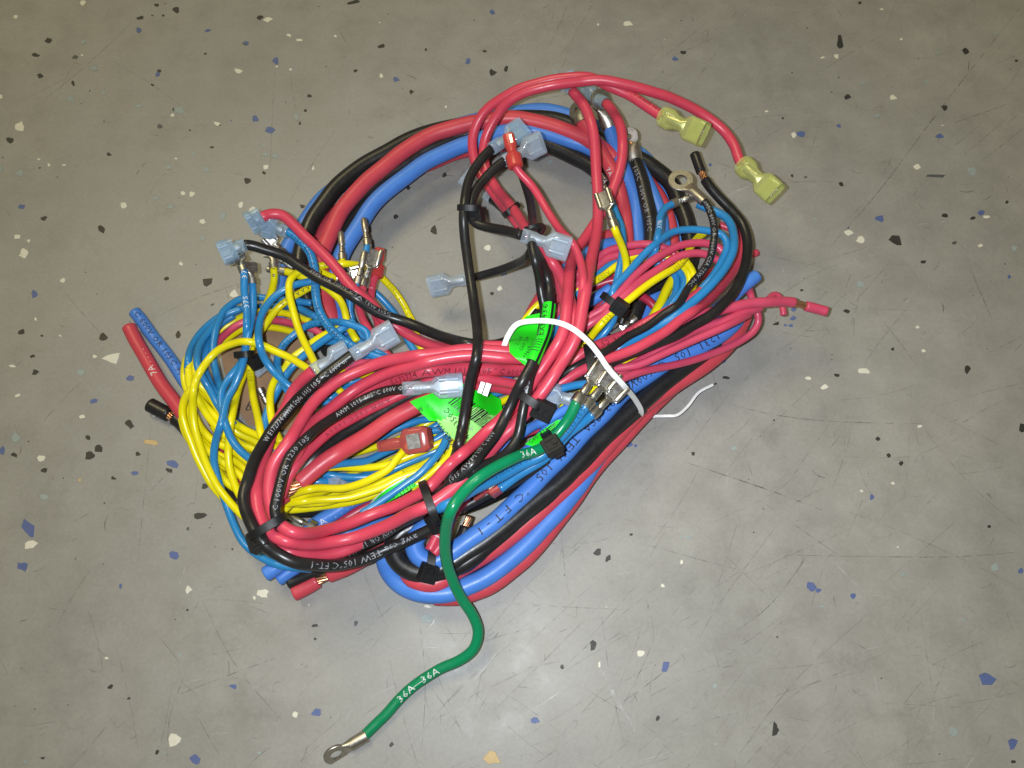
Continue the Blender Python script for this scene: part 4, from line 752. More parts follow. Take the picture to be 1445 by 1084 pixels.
W('R', 'red_wire', 'short red stub poking out beyond the black wire at the right edge',
  [(1069, 356, 3), (1058, 361, 3), (1045, 366, 3.2), (1020, 376, 3.5), (980, 396, 4)], 3.2, None, r=1.6)
W('R', 'red_wire', 'short red stub with a pale cut end near the top of the right coil',
  [(1015, 317, 4, 12), (1026, 321, 4, 12), (1038, 328, 4), (1044, 345, 4)], 4, None, r=1.5)
W('BM', 'blue_cable', 'blue cable end sticking out to the right beyond the black wire',
  [(1068, 389, 5, 14), (1054, 400, 5.2, 12), (1040, 412, 5.4), (1018, 432, 5.6), (990, 458, 5.8), (970, 474, 6), (945, 487, 6), (915, 502, 5.8), (880, 520, 5)], 5.6, None, r=2.8, core='s')
W('BM', 'blue_cable', 'short blue cable end lying behind the small tie on the right',
  [(862, 406, 5.3), (848, 416, 5.3), (832, 426, 5.2), (808, 436, 5.0), (780, 446, 4.6), (755, 470, 4)], 5.2, None, r=2.3)
W('Y', 'yellow_wire', 'yellow lead in a flag terminal left of the red 7A cable',
  [(849, 270, 12.4, 56), (865, 317, 12.3, 54), (870, 331, 12.0, 50), (877, 347, 10.5), (882, 364, 7.8), (883, 382, 7.2), (880, 402, 6), (872, 425, 5)], 9, None, start=('bare_female', 1, 2.6, 14))
W('B', 'blue_wire', 'blue lead passing behind the yellow lead in the flag terminal',
  [(842, 252, 7.6, 26), (857, 272, 7.6, 24), (868, 297, 7.6), (877, 320, 7.4), (878, 350, 7.0), (875, 378, 6.8), (870, 402, 6.4), (858, 424, 5.8), (840, 452, 5)], 7.4, None, start=('bare_female', 1, 2.0), r=1.6,
  text=[('37R', 45, 2.2, 'ink_white', 0, True)])
W('RD', 'red_wire', 'dark red wire glimpsed behind the blue lead in the right coil',
  [(935, 446, 3), (915, 425, 3.4), (890, 410, 4.2), (872, 395, 4.4), (850, 400, 4.4), (820, 415, 4.2), (790, 440, 4)], 4.2, None, r=1.8)
W('BK', 'blue_cable', 'thick blue cable crossing behind the upright red wires near the pink arcs',
  [(905, 352, 1.2), (880, 345, 1.6), (860, 346, 1.8), (840, 354, 1.8), (815, 368, 1.8), (795, 385, 1.6), (780, 410, 1.4), (765, 440, 1.2)], 1.7, GK, r=3.2)
W('RK', 'red_cable', 'thick red cable crossing behind the upright red wires above the blue one',
  [(884, 322, 1), (862, 332, 1.4), (840, 340, 1.5), (815, 352, 1.5), (790, 372, 1.3), (775, 400, 1.2), (760, 428, 1.4), (746, 455, 1.6), (728, 490, 1.4)], 1.4, GK, r=3.1,
  text=[('CSA TEW 105 C', 130, 3.0, 'ink_dark_red', 20, True)])
W('NK', 'black_cable', 'thick black cable in the dark gap behind the blue end on the right',
  [(960, 384, 2.2), (930, 400, 2.4), (900, 412, 2.4), (865, 425, 2.2), (835, 440, 2), (790, 455, 1.5), (740, 490, 1)], 2.3, GK, r=3.2)
W('BK', 'blue_cable', 'thick blue cable low in the middle behind the red upright bundle',
  [(800, 400, 1), (790, 430, 1), (775, 465, 1.2), (750, 500, 1.2), (700, 540, 1.0), (650, 575, 0.8), (600, 620, 0.6)], 1.1, GK, r=3.0)
# --- white twist tie, labels and cardboard take part in the stacking as thin strips
W('RIBBON', 'twist_tie', 'white twist tie bound round the whole bundle, its loose tail on the floor at right',
  [(710, 492, 9.0), (717, 474, 12.8), (729, 458, 14), (753, 453, 14), (786, 455, 14), (808, 464, 14), (830, 482, 14), (844, 499, 14), (859, 521, 14.2), (879, 543, 13.4), (897, 565, 9), (905, 582, 4.0), (900, 592, 0.3), (895, 595, 0.2), (919, 588, 0.1, 4), (940, 587, 0.1, 8), (955, 586, 0.1, 9), (970, 574, 0.1, 7), (986, 554, 0.1, 4), (1006, 543, 0.1, 2)], 14, None, r=0.55, cat='twist tie')
SHEETS = {}
def SHEET(key, layer, rows, r=0.35):
    SHEETS[key] = []
    for (x0, y0, x1, y1) in rows:
        W('SHEET', key, '', [(x0, y0), ((x0 + x1) / 2, (y0 + y1) / 2), (x1, y1)], layer, None, r=r)
        SHEETS[key].append(WIRES[-1])
SHEET('card', 3.1, [(322, 452, 425, 462), (312, 478, 440, 480), (312, 505, 446, 505), (318, 530, 446, 532), (326, 556, 444, 560), (338, 582, 440, 588), (350, 600, 425, 610)], 0.8)
SHEET('label_big', 7.6, [(578, 567, 606, 594), (590, 562, 616, 594), (604, 557, 630, 613), (622, 551, 643, 622), (640, 545, 655, 637), (656, 541, 664, 634), (674, 552, 680, 618), (692, 555, 698, 606), (707, 564, 710, 588)])
SHEET('label_flag', 10.6, [(743, 446, 766, 441), (734, 457, 770, 455), (724, 470, 768, 470), (718, 484, 762, 486), (719, 497, 756, 500), (727, 505, 750, 508), (736, 512, 744, 518)])
SHEET('label_small', 9.2, [(741, 627, 757, 632), (750, 619, 772, 624), (760, 611, 784, 613), (774, 601, 792, 602), (786, 593, 797, 592)])
SHEET('label_strip', 6.85, [(518, 717, 522, 721), (528, 705, 536, 715), (541, 694, 553, 706), (556, 684, 570, 697), (573, 675, 590, 685)])


STEP = 4.0
def catmull(P, step):
    P = np.array(P, float)
    if len(P) == 2:
        n = max(2, int(np.hypot(*(P[1, :2] - P[0, :2])) / step) + 1)
        t = np.linspace(0, 1, n)[:, None]
        return P[0] * (1 - t) + P[1] * t
    Q = np.vstack([2 * P[0] - P[1], P, 2 * P[-1] - P[-2]])
    out = []
    for i in range(1, len(Q) - 2):
        p0, p1, p2, p3 = Q[i - 1], Q[i], Q[i + 1], Q[i + 2]
        d = lambda a, b: max(np.hypot(*(a[:2] - b[:2])), 1e-3) ** 0.5
        t0 = 0; t1 = d(p0, p1); t2 = t1 + d(p1, p2); t3 = t2 + d(p2, p3)
        n = max(3, int(np.hypot(*(p2[:2] - p1[:2])) / 1.0))
        t = np.linspace(t1, t2, n, endpoint=(i == len(Q) - 3))[:, None]
        A1 = (t1 - t) / (t1 - t0) * p0 + (t - t0) / (t1 - t0) * p1
        A2 = (t2 - t) / (t2 - t1) * p1 + (t - t1) / (t2 - t1) * p2
        A3 = (t3 - t) / (t3 - t2) * p2 + (t - t2) / (t3 - t2) * p3
        B1 = (t2 - t) / (t2 - t0) * A1 + (t - t0) / (t2 - t0) * A2
        B2 = (t3 - t) / (t3 - t1) * A2 + (t - t1) / (t3 - t1) * A3
        out.append((t2 - t) / (t2 - t1) * B1 + (t - t1) / (t2 - t1) * B2)
    C = np.vstack(out)
    # layers and minimum heights must not overshoot
    seg = np.hypot(*np.diff(C[:, :2], axis=0).T)
    s = np.concatenate([[0], np.cumsum(seg)])
    n = max(2, int(round(s[-1] / step)) + 1)
    u = np.linspace(0, s[-1], n)
    R = np.stack([np.interp(u, s, C[:, k]) for k in range(C.shape[1])], 1)
    return R

def prep():
    for k, w in enumerate(WIRES):
        P = []
        for p in w['pts']:
            lay = p[2] if len(p) > 2 and p[2] is not None else w['layer']
            zm = p[3] if len(p) > 3 else 0.0
            P.append((p[0], p[1], lay + 0.0007 * k, zm))
        S = catmull(P, STEP)
        if w['ty'] in TY:
            rg = np.random.RandomState(k + 5); m = len(S); u = np.arange(m) * STEP
            env = np.minimum(1, np.minimum(u, u[::-1]) / 60.0)
            for wl, am in ((120.0, 0.7), (64.0, 0.30)):
                for c in (0, 1):
                    S[:, c] += env * am * np.sin(2 * math.pi * u / (wl * rg.uniform(.8, 1.25)) + rg.uniform(0, 6.28))
        w['S'] = S
        # arc position of every control point
        s = np.arange(len(S)) * STEP
        w['ctrl'] = [int(np.argmin(np.hypot(S[:, 0] - p[0], S[:, 1] - p[1]) + (0 if True else 0))) for p in P]
        w['r'] = w['kw'].get('r', TY[w['ty']][1] if w['ty'] in TY else 0.5)

def solve():
    xy = np.vstack([w['S'][:, :2] for w in WIRES])
    lay = np.concatenate([w['S'][:, 2] for w in WIRES])
    zm = np.concatenate([w['S'][:, 3] for w in WIRES])
    wid = np.concatenate([np.full(len(w['S']), i) for i, w in enumerate(WIRES)])
    idx = np.concatenate([np.arange(len(w['S'])) for w in WIRES])
    r = np.concatenate([np.full(len(w['S']), w['r']) for w in WIRES])
    for i, w in enumerate(WIRES):           # terminals are fatter than their wire
        for e in ('start', 'end'):
            if e in w['kw']:
                n = w['kw'][e][1]
                c = w['ctrl'][n] if e == 'start' else w['ctrl'][len(w['ctrl']) - 1 - n]
                sel = (wid == i) & ((idx <= c) if e == 'start' else (idx >= c))
                r[sel] = np.maximum(r[sel], w['kw'][e][2] if len(w['kw'][e]) > 2 else 2.3)
    n = len(xy)
    kd = kdtree.KDTree(n)
    for i in range(n):
        kd.insert((xy[i, 0], xy[i, 1], 0), i)
    kd.balance()
    I = []; J = []
    for i in range(n):
        for (_, j, d) in kd.find_range((xy[i, 0], xy[i, 1], 0), (r[i] + 4.0) * 4.1):
            if j != i and lay[i] > lay[j] and d < (r[i] + r[j]) * 4.1:
                if wid[i] == wid[j] and abs(idx[i] - idx[j]) * STEP < 60:
                    continue
                I.append(i); J.append(j)
    I = np.array(I); J = np.array(J)
    D = np.hypot(*(xy[I] - xy[J]).T)
    camz = CAMP.z * 1000
    # depth per mm height along each ray
    rx = (xy[:, 0] - PW / 2) / FPX; ry = -(xy[:, 1] - PH / 2) / FPX
    rz = ry * CY.z - CZ.z
    ramp = np.clip((lay[I] - lay[J]) / 0.22, 0.0, 1.0)
    cap = np.maximum(np.maximum(7.0 + 4.4 * lay, zm), r)
    z = np.maximum(r, zm)
    ends = np.zeros(n, bool)
    first = np.concatenate([[True], wid[1:] != wid[:-1]]); last = np.concatenate([wid[1:] != wid[:-1], [True]])
    ip = np.where(first, np.arange(n), np.arange(n) - 1); im = np.where(last, np.arange(n), np.arange(n) + 1)
    ITER = 130
    for it in range(ITER):
        depth = (z - camz) / rz
        dmm = D * depth[I] / FPX
        R = (r[I] + r[J]) * 0.97
        sep = np.sqrt(np.maximum(R * R - dmm * dmm, 0)) * ramp
        ok = sep > 0
        np.maximum.at(z, I[ok], z[J[ok]] + sep[ok])
        z = np.minimum(z, cap)
        if it < ITER - 1:
            for _ in range(9 if it < ITER - 6 else 3):
                z = 0.5 * z + 0.25 * (z[ip] + z[im])
            z = np.maximum(z, np.maximum(r, zm))
    for _ in range(3):
        z = np.maximum(0.5 * z + 0.25 * (z[ip] + z[im]), r)
    k = 0
    for w in WIRES:
        m = len(w['S'])
        w['z'] = z[k:k + m]
        w['X'] = [at(w['S'][a, 0], w['S'][a, 1], z[k + a]) for a in range(m)]
        k += m
    print('samples', n, 'pairs', len(I), 'max z', z.max())
    if DEBUG:
        for i, w in enumerate(WIRES): print(i, w['name'], w['label'][:50], 'z', [int(v) for v in w['z'][::max(1, len(w['z']) // 10)]], 'cap', int(cap[wid == i].min()))
    return xy, z, lay, r, wid

# ---- swept tubes -----------------------------------------------------------
def frames(X):
    n = len(X)
    T = []
    for i in range(n):
        t = X[min(i + 1, n - 1)] - X[max(i - 1, 0)]
        T.append(t.normalized())
    return T

def tube(X, r, sides=14, cap=True, bevel=True):
    """rings along X; returns verts, faces; camera-facing reference normal"""
    T = frames(X)
    V = []; F = []
    X = list(X); n = len(X)
    stations = []
    nprev = None
    for i in range(n):
        c = (CAMP - X[i])
        nn = c - T[i] * c.dot(T[i])
        if nn.length < 1e-6:
            nn = nprev
        nn = nn.normalized()
        nprev = nn
        stations.append((X[i], T[i], nn, r))
    if cap and bevel:
        a = stations[0]; z = stations[-1]
        stations = [(a[0] - a[1] * r * 0.0, a[1], a[2], r * 0.88), (a[0] + a[1] * r * 0.10, a[1], a[2], r)] + stations[1:-1] + \
                   [(z[0] - z[1] * r * 0.10, z[1], z[2], r), (z[0], z[1], z[2], r * 0.88)]
    for (p, t, nn, rr) in stations:
        b = t.cross(nn)
        for k in range(sides):
            a = 2 * math.pi * k / sides
            V.append(p + (nn * math.cos(a) + b * math.sin(a)) * rr)
    m = len(stations)
    for i in range(m - 1):
        for k in range(sides):
            k2 = (k + 1) % sides
            F.append((i * sides + k, i * sides + k2, (i + 1) * sides + k2, (i + 1) * sides + k))
    if cap:
        F.append(tuple(range(sides))[::-1])
        F.append(tuple((m - 1) * sides + k for k in range(sides)))
    return V, F

def strands(X, r, rng, n=9):
    V = []; F = []
    T = frames(X)
    for q in range(n):
        a0 = rng.uniform(0, 6.28); rad = r * 0.72 * (1 if q else 0)
        Y = []
        for i, p in enumerate(X):
            c = CAMP - p; nn = (c - T[i] * c.dot(T[i])).normalized(); b = T[i].cross(nn)
            a = q * 2 * math.pi / (n - 1) + 0.25 * i
            Y.append(p + (nn * math.cos(a) + b * math.sin(a)) * rad)
        v, f = tube(Y, r * 0.36, 6, True, False)
        o = len(V); V += v; F += [tuple(k + o for k in ff) for ff in f]
    return V, F

# ---- local frames for terminals --------------------------------------------
class Frame:
    def __init__(s, p0, p1, roll=0.0, up=None):
        s.o = p0; d = p1 - p0; s.L = d.length / MM
        s.x = d.normalized()
        c = up if up is not None else (CAMP - p0)
        z = (c - s.x * c.dot(s.x)).normalized()
        y = z.cross(s.x)
        a = math.radians(roll)
        s.z = z * math.cos(a) + y * math.sin(a)
        s.y = s.z.cross(s.x)
    def __call__(s, x, y, z):
        return s.o + (s.x * x + s.y * y + s.z * z) * MM

def loft(fr, st, sides=20, cap0=True, cap1=True, inner=0.0, p=2.0):
    """stations (x, half width, half height[, exponent, z offset])"""
    V = []; F = []
    if inner > 0:      # open at the far end: fold back inside
        last = st[-1]
        st = list(st) + [(last[0], last[1] - inner, last[2] - inner, *last[3:]), (last[0] - 6.0, last[1] - inner, last[2] - inner, *last[3:])]
    for s in st:
        e = s[3] if len(s) > 3 else p
        zo = s[4] if len(s) > 4 else 0.0
        for k in range(sides):
            a = 2 * math.pi * (k + 0.5) / sides
            c, q = math.cos(a), math.sin(a)
            V.append(fr(s[0], s[1] * math.copysign(abs(c) ** (2 / e), c), zo + s[2] * math.copysign(abs(q) ** (2 / e), q)))
    m = len(st)
    for i in range(m - 1):
        for k in range(sides):
            k2 = (k + 1) % sides
            F.append((i * sides + k, i * sides + k2, (i + 1) * sides + k2, (i + 1) * sides + k))
    if cap0: F.append(tuple(range(sides))[::-1])
    if cap1: F.append(tuple((m - 1) * sides + k for k in range(sides)))
    return V, F

def join(parts):
    V = []; F = []
    for v, f in parts:
        o = len(V); V += v; F += [tuple(k + o for k in ff) for ff in f]
    return V, F

def shade_auto(o, ang=40):
    me = o.data
    me.polygons.foreach_set('use_smooth', [True] * len(me.polygons))
    if hasattr(me, 'set_sharp_from_angle'):
        me.set_sharp_from_angle(angle=math.radians(ang))

def box(fr, x0, x1, y0, y1, z0, z1, bev=0.12):
    """chamfered box"""
    b = bev
    st = []
    V = []; F = []
    def ringv(x, ins):
        return [fr(x, y0 + ins, z0 + ins), fr(x, y1 - ins, z0 + ins), fr(x, y1 - ins, z1 - ins), fr(x, y0 + ins, z1 - ins)]
    for (x, ins) in ((x0, b), (x0 + b, 0), (x1 - b, 0), (x1, b)):
        V += ringv(x, ins)
    for i in range(3):
        for k in range(4):
            k2 = (k + 1) % 4
            F.append((i * 4 + k, i * 4 + k2, (i + 1) * 4 + k2, (i + 1) * 4 + k))
    F.append((3, 2, 1, 0)); F.append((12, 13, 14, 15))
    return V, F

def bare_female(fr, L, w=3.1, r=1.75):
    ps = [loft(fr, [(-1.2, r, r), (0.10 * L, r * 1.02, r), (0.16 * L, r * 0.9, r * .85)]),
          loft(fr, [(0.20 * L, 1.35, 1.2), (0.24 * L, 1.5, 1.3), (0.40 * L, 1.5, 1.3), (0.44 * L, 1.3, 1.1)]),
          loft(fr, [(0.14 * L, 1.0, 0.9, 2, -0.5), (0.46 * L, 1.1, 0.8, 2, -0.4), (0.56 * L, w * .95, 0.35, 6, -0.6)]),
          box(fr, 0.54 * L, L, -w, w, -0.95, -0.35, 0.1)]
    for s in (-1, 1):
        ps.append(loft(Frame(fr(0, s * (w - 0.75), 0.35), fr(10, s * (w - 0.75), 0.35)),
                       [(0.56 * L, 0.8, 0.8), (0.58 * L, 1.05, 1.05), (0.985 * L, 1.05, 1.05), (L, 0.8, 0.8)], 14))
    return join(ps)

def add_terminal(kind, root, fr, wire_r, mat_name):
    L = fr.L
    out = []
    def mk(name, vf, mat, parent=root, ang=38):
        o = new_obj(name, vf[0], vf[1], mat, parent); shade_auto(o, ang); out.append(o); return o
    if kind in ('clear_female', 'blue_female'):
        cm = 'clear_blue' if kind == 'blue_female' else 'clear_white'
        bw = 4.7; bh = 2.5; br = max(2.7, wire_r + 0.45)
        s = mk('connector_sleeve', loft(fr, [(-0.4, br * .93, br * .93), (0.2, br, br), (0.26 * L, br, br), (0.33 * L, br * .82, br * .82), (0.47 * L, br * .84, br * .8),
             (0.58 * L, bw * .96, bh * .95, 4), (0.63 * L, bw, bh, 5), (0.99 * L, bw, bh, 5), (L, bw * .98, bh * .96, 5)], 24, False, False, 0.45), cm, root, 30)
        mk('spade_receptacle', join([loft(fr, [(0.16 * L, 1.5, 1.5), (0.2 * L, 1.75, 1.7), (0.42 * L, 1.7, 1.6), (0.5 * L, 1.5, 1.0), (0.6 * L, 3.0, .5, 5)]),
              box(fr, .58 * L, .93 * L, -3.3, 3.3, -.9, -.3, .1),
              loft(Frame(fr(0, 2.4, .3), fr(9, 2.4, .3)), [(.6 * L, .9, .9), (.93 * L, .95, .95)], 12),
              loft(Frame(fr(0, -2.4, .3), fr(9, -2.4, .3)), [(.6 * L, .9, .9), (.93 * L, .95, .95)], 12)]), 'tin_soft', s)
    elif kind == 'bare_female':
        mk('spade_terminal', bare_female(fr, L, 3.1, wire_r + 0.45), 'tin')
    elif kind == 'flag':
        mk('flag_terminal', join([loft(fr, [(-1, wire_r + .45, wire_r + .45), (.18 * L, wire_r + .45, wire_r + .4), (.22 * L, 1.3, 1.2), (.40 * L, 1.4, 1.2), (.5 * L, 2.3, .8, 4)]),
              box(fr, .48 * L, L, -2.8, 3.6, -.8, .8, .25), box(fr, .55 * L, .60 * L, -2.7, 3.5, .7, 1.0, .05), box(fr, .74 * L, .78 * L, -2.7, 3.5, .7, 1.0, .05)]), 'tin_dull')
    elif kind == 'pin':
        mk('pin_terminal', join([loft(fr, [(-1.2, wire_r + .4, wire_r + .4), (.14 * L, wire_r + .4, wire_r + .4), (.18 * L, 1.2, 1.0)]),
              loft(fr, [(.2 * L, 1.1, 1.0), (.36 * L, 1.15, 1.0), (.44 * L, .8, .9)]),
              loft(fr, [(.44 * L, .9, .9), (.5 * L, 1.35, 1.3), (.93 * L, 1.3, 1.25), (L, .8, .8)])]), 'tin_dull')
    elif kind == 'ring':
        R = fr.L * 0.31; cx = L - R; rb = wire_r + 0.35
        V = []; F = []
        n = 28; t = 0.55; hr = R * 0.50
        for (rad, zz) in ((R * .97, t), (R, t * .7), (R, -t * .7), (R * .97, -t), (hr, -t), (hr, t)):
            for k in range(n):
                a = 2 * math.pi * k / n
                V.append(fr(cx + rad * math.cos(a), rad * math.sin(a), zz))
        for i in range(6):
            for k in range(n):
                k2 = (k + 1) % n; i2 = (i + 1) % 6
                F.append((i * n + k, i * n + k2, i2 * n + k2, i2 * n + k))
        barrel = loft(fr, [(-2.5, rb, rb), (.26 * L, rb, rb * .95), (.34 * L, rb, rb * .6, 3), (cx - R * .72, R * .62, t * .9, 6)], 20)
        mk('ring_terminal', join([(V, F), barrel]), 'tin_dull')
    elif kind == 'lug':
        R = max(4.2, fr.L * 0.30); cx = L - R; rb = wire_r + 0.55
        V = []; F = []
        n = 28; t = 0.8; hr = R * 0.30
        for (rad, zz) in ((R * .96, t), (R, t * .6), (R, -t * .6), (R * .96, -t), (hr, -t), (hr, t)):
            for k in range(n):
                a = 2 * math.pi * k / n
                V.append(fr(cx + rad * math.cos(a), rad * math.sin(a), zz))
        for i in range(6):
            for k in range(n):
                k2 = (k + 1) % n; i2 = (i + 1) % 6
                F.append((i * n + k, i * n + k2, i2 * n + k2, i2 * n + k))
        barrel = loft(fr, [(-1.5, rb, rb), (.12 * L, rb, rb), (.30 * L, rb * .95, rb * .85), (.44 * L, rb * .9, rb * .5, 3), (cx - R * .6, R * .75, t * .95, 6)], 20)
        mk('ring_lug', join([(V, F), barrel]), 'tin_dull')
        mk('copper_glint', loft(fr, [(.46 * L, 1.2, .6, 2, 1.2), (.5 * L, 1.6, .6, 2, 0.9), (.54 * L, .9, .4, 2, 0.8)], 10), 'copper')
    elif kind == 'yellow_spade':
        s = mk('connector_sleeve', loft(fr, [(-.3, 3.7, 3.5), (0.04 * L, 4.3, 3.8), (.22 * L, 4.4, 3.6), (.36 * L, 2.9, 2.6), (.50 * L, 2.8, 2.5), (.62 * L, 4.6, 3.0, 4), (.68 * L, 5.0, 3.3, 5),
              (.97 * L, 5.0, 3.4, 5), (L, 4.9, 3.3, 5)], 24, False, False, 0.5), 'clear_yellow', root, 32)
        mk('spade_tab', join([loft(fr, [(.15 * L, 2.2, 2.1), (.46 * L, 1.9, 1.7), (.56 * L, 2.8, .8, 4)]), box(fr, .54 * L, .95 * L, -3.7, 3.7, -.7, .7, .15)]), 'tin', s)
        mk('crimp_dimple', join([box(fr, .08 * L, .12 * L, -2.2, -.6, 3.3, 3.95, .1), box(fr, .08 * L, .12 * L, .6, 2.2, 3.3, 3.95, .1)]), 'clear_yellow', s)
    elif kind == 'sleeve':
        mk('sleeve_tube', loft(fr, [(0, 1.7, 1.7), (.35 * L, 1.8, 1.8), (.5 * L, 2.3, 1.9, 3), (L, 2.4, 1.8, 3)], 18, False, False, 0.3), 'clear_white', root, 40)
        mk('metal_core', loft(fr, [(.3 * L, .9, .8), (.8 * L, 1.1, .6)], 10), 'tin', root, 40)
    elif kind == 'red_flag':
        s = mk('connector_sleeve', loft(fr, [(-1.2, 2.3, 2.3), (-.6, 3.1, 3.1), (.3 * L, 3.2, 3.1), (.36 * L, 2.6, 2.6), (.42 * L, 1.9, 1.9), (.55 * L, 2.0, 1.9), (.62 * L, 2.5, 2.0, 3), (.97 * L, 2.2, 1.9, 3), (L, 1.9, 1.6, 3)], 20), 'solid_red', root, 32)
        mk('metal_window', box(fr, .64 * L, .92 * L, -1.3, -.2, 1.75, 2.1, .08), 'tin', s)
    elif kind == 'red_female':
        s = mk('connector_sleeve', loft(fr, [(-.4, 2.2, 2.2), (.3 * L, 2.4, 2.4), (.42 * L, 2.0, 2.0), (.52 * L, 4.6, 3.4, 5), (.56 * L, 5.0, 3.8, 6), (.9 * L, 5.0, 3.8, 6), (L, 3.9, 2.8, 5)], 24), 'clear_red', root, 28)
        mk('metal_window', join([box(fr, .60 * L, .86 * L, -3.0, 2.6, 3.5, 4.0, .12)]), 'tin', s)
    return out

# ---- printed lettering -------------------------------------------------------
_font_cache = {}
def glyphs(text):
    if text not in _font_cache:
        cu = bpy.data.curves.new('lettering', 'FONT')
        cu.body = text
        cu.size = 1.0
        cu.resolution_u = 1
        cu.space_character = 1.08
        ob = bpy.data.objects.new('lettering', cu)
        COL.objects.link(ob)
        bpy.context.view_layer.update()
        me = ob.evaluated_get(bpy.context.evaluated_depsgraph_get()).to_mesh()
        bm = bmesh.new(); bm.from_mesh(me)
        bmesh.ops.remove_doubles(bm, verts=bm.verts, dist=1e-5)
        for lim in (0.34, 0.18):
            long = [e for e in bm.edges if e.calc_length() > lim]
            if long: bmesh.ops.subdivide_edges(bm, edges=long, cuts=1)
            bmesh.ops.triangulate(bm, faces=[f for f in bm.faces if len(f.verts) > 3])
        bm.verts.index_update()
        V = [(v.co.x, v.co.y) for v in bm.verts]
        F = [tuple(v.index for v in f.verts) for f in bm.faces]
        bm.free()
        ob.evaluated_get(bpy.context.evaluated_depsgraph_get()).to_mesh_clear()
        bpy.data.objects.remove(ob)
        bpy.data.curves.remove(cu)
        _font_cache[text] = (V, F)
    return _font_cache[text]

def print_on_wire(w, X, spec, parent):
    text, s_px, size, mat, ang, rev = spec[:6]
    if isinstance(s_px, tuple):
        s_px = STEP * int(np.argmin(np.hypot(w['S'][:, 0] - s_px[0], w['S'][:, 1] - s_px[1])))
    V0, F = glyphs(text)
    seg = [(X[i + 1] - X[i]).length / MM for i in range(len(X) - 1)]
    S = np.concatenate([[0], np.cumsum(seg)])
    s0 = np.interp(s_px, np.arange(len(X)) * STEP, S)
    T = frames(X)
    V = []
    r = w['r']
    wid = size * (spec[6] if len(spec) > 6 else 1.25)
    for (x, y) in V0:
        u = x * wid; v = (y - 0.36) * size
        s = s0 - u if rev else s0 + u
        s = min(max(s, 0), S[-1] - 1e-4)
        i = min(int(np.searchsorted(S, s, side='right')) - 1, len(X) - 2)
        f = (s - S[i]) / max(S[i + 1] - S[i], 1e-6)
        p = X[i].lerp(X[i + 1], f)
        t = T[i].lerp(T[i + 1], f).normalized()
        c = CAMP - p; n = (c - t * c.dot(t)).normalized(); b = t.cross(n)
        a = -v / r if not rev else v / r
        a += math.radians(ang)
        V.append(p + (n * math.cos(a) + b * math.sin(a)) * (r + 0.09) * MM)
    return new_obj('printed_lettering', V, F, mat, parent, False)

def build_wires():
    for k, w in enumerate(WIRES):
        if w['ty'] not in TY:
            continue
        kw = w['kw']; X = w['X']; n = len(X); r = w['r']
        rng = random.Random(k)
        mat = kw.get('mat', TY[w['ty']][0])
        a, b = 0, n - 1
        if 'start' in kw: a = w['ctrl'][kw['start'][1]]
        if 'end' in kw: b = w['ctrl'][len(w['ctrl']) - 1 - kw['end'][1]]
        pieces = [(a, b)]
        bare = []
        for key in ('bare_s', 'bare_e'):
            if key in kw:
                c0, c1 = kw[key]
                if key == 'bare_s': i0, i1 = a + int(c0 / STEP), a + max(int(c0 / STEP) + 1, int(round(c1 / STEP)))
                else: i0, i1 = b - max(int(c0 / STEP) + 1, int(round(c1 / STEP))), b - int(c0 / STEP)
                bare.append((i0, i1))
                new = []
                for (p, q) in pieces:
                    if p <= i0 and i1 <= q: new += [(p, i0), (i1, q)]
                    else: new.append((p, q))
                pieces = [x for x in new if x[1] > x[0]]
        sides = 18 if r > 3 else 14
        root = None
        multi = bool(bare) or 'start' in kw or 'end' in kw
        if multi:
            root = empty(w['name'], X[n // 2].copy())
        main = None
        for q, (p0, p1) in enumerate(pieces):
            V, F = tube(X[p0:p1 + 1], r * MM, sides)
            o = new_obj('insulation' if multi else w['name'], V, F, mat, root)
            shade_auto(o, 50)
            if main is None or (p1 - p0) > main[1]: main = (o, p1 - p0)
        thing = root or main[0]
        tag(thing, w['label'], kw.get('cat', 'wire'), w['group'])
        for (i0, i1) in bare:
            p0 = max(0, i0 - 1); p1 = min(n - 1, i1 + 1)
            V, F = strands(X[p0:p1 + 1], r * 0.66 * MM, rng)
            new_obj('copper_strands', V, F, 'copper', thing)
        if kw.get('core'):
            for e in kw['core']:
                i, j = (a, a + 1) if e == 's' else (b, b - 1)
                d = (X[i] - X[j]).normalized()
                V, F = tube([X[i] - d * 1.0 * MM, X[i] + d * 0.25 * MM], r * 0.42 * MM, 12, True, False)
                new_obj('copper_core', V, F, 'copper', thing)
        for e in ('start', 'end'):
            if e in kw:
                kind = kw[e][0]; roll = kw[e][3] if len(kw[e]) > 3 else ((22 if k % 2 else -20) if kind in ('blue_female', 'clear_female') and not kw.get('flat') else 0)
                if e == 'start': fr = Frame(X[a], X[0], roll)
                else: fr = Frame(X[b], X[-1], roll)
                add_terminal(kind, thing, fr, r, mat)
        for t in kw.get('text', []):
            print_on_wire(w, X, t, main[0])

prep()
SX, SZ, SL, SR, SW = solve()
build_wires()

def heights(px, py, rad=6.0, lo=-99, hi=99):
    d = np.hypot(SX[:, 0] - px, SX[:, 1] - py)
    s = (d < rad + SR * 3.4) & (SL >= lo) & (SL <= hi)
    if not s.any():
        return 0.0, 0.0
    return float((SZ[s] - SR[s]).min()), float((SZ[s] + SR[s]).max())

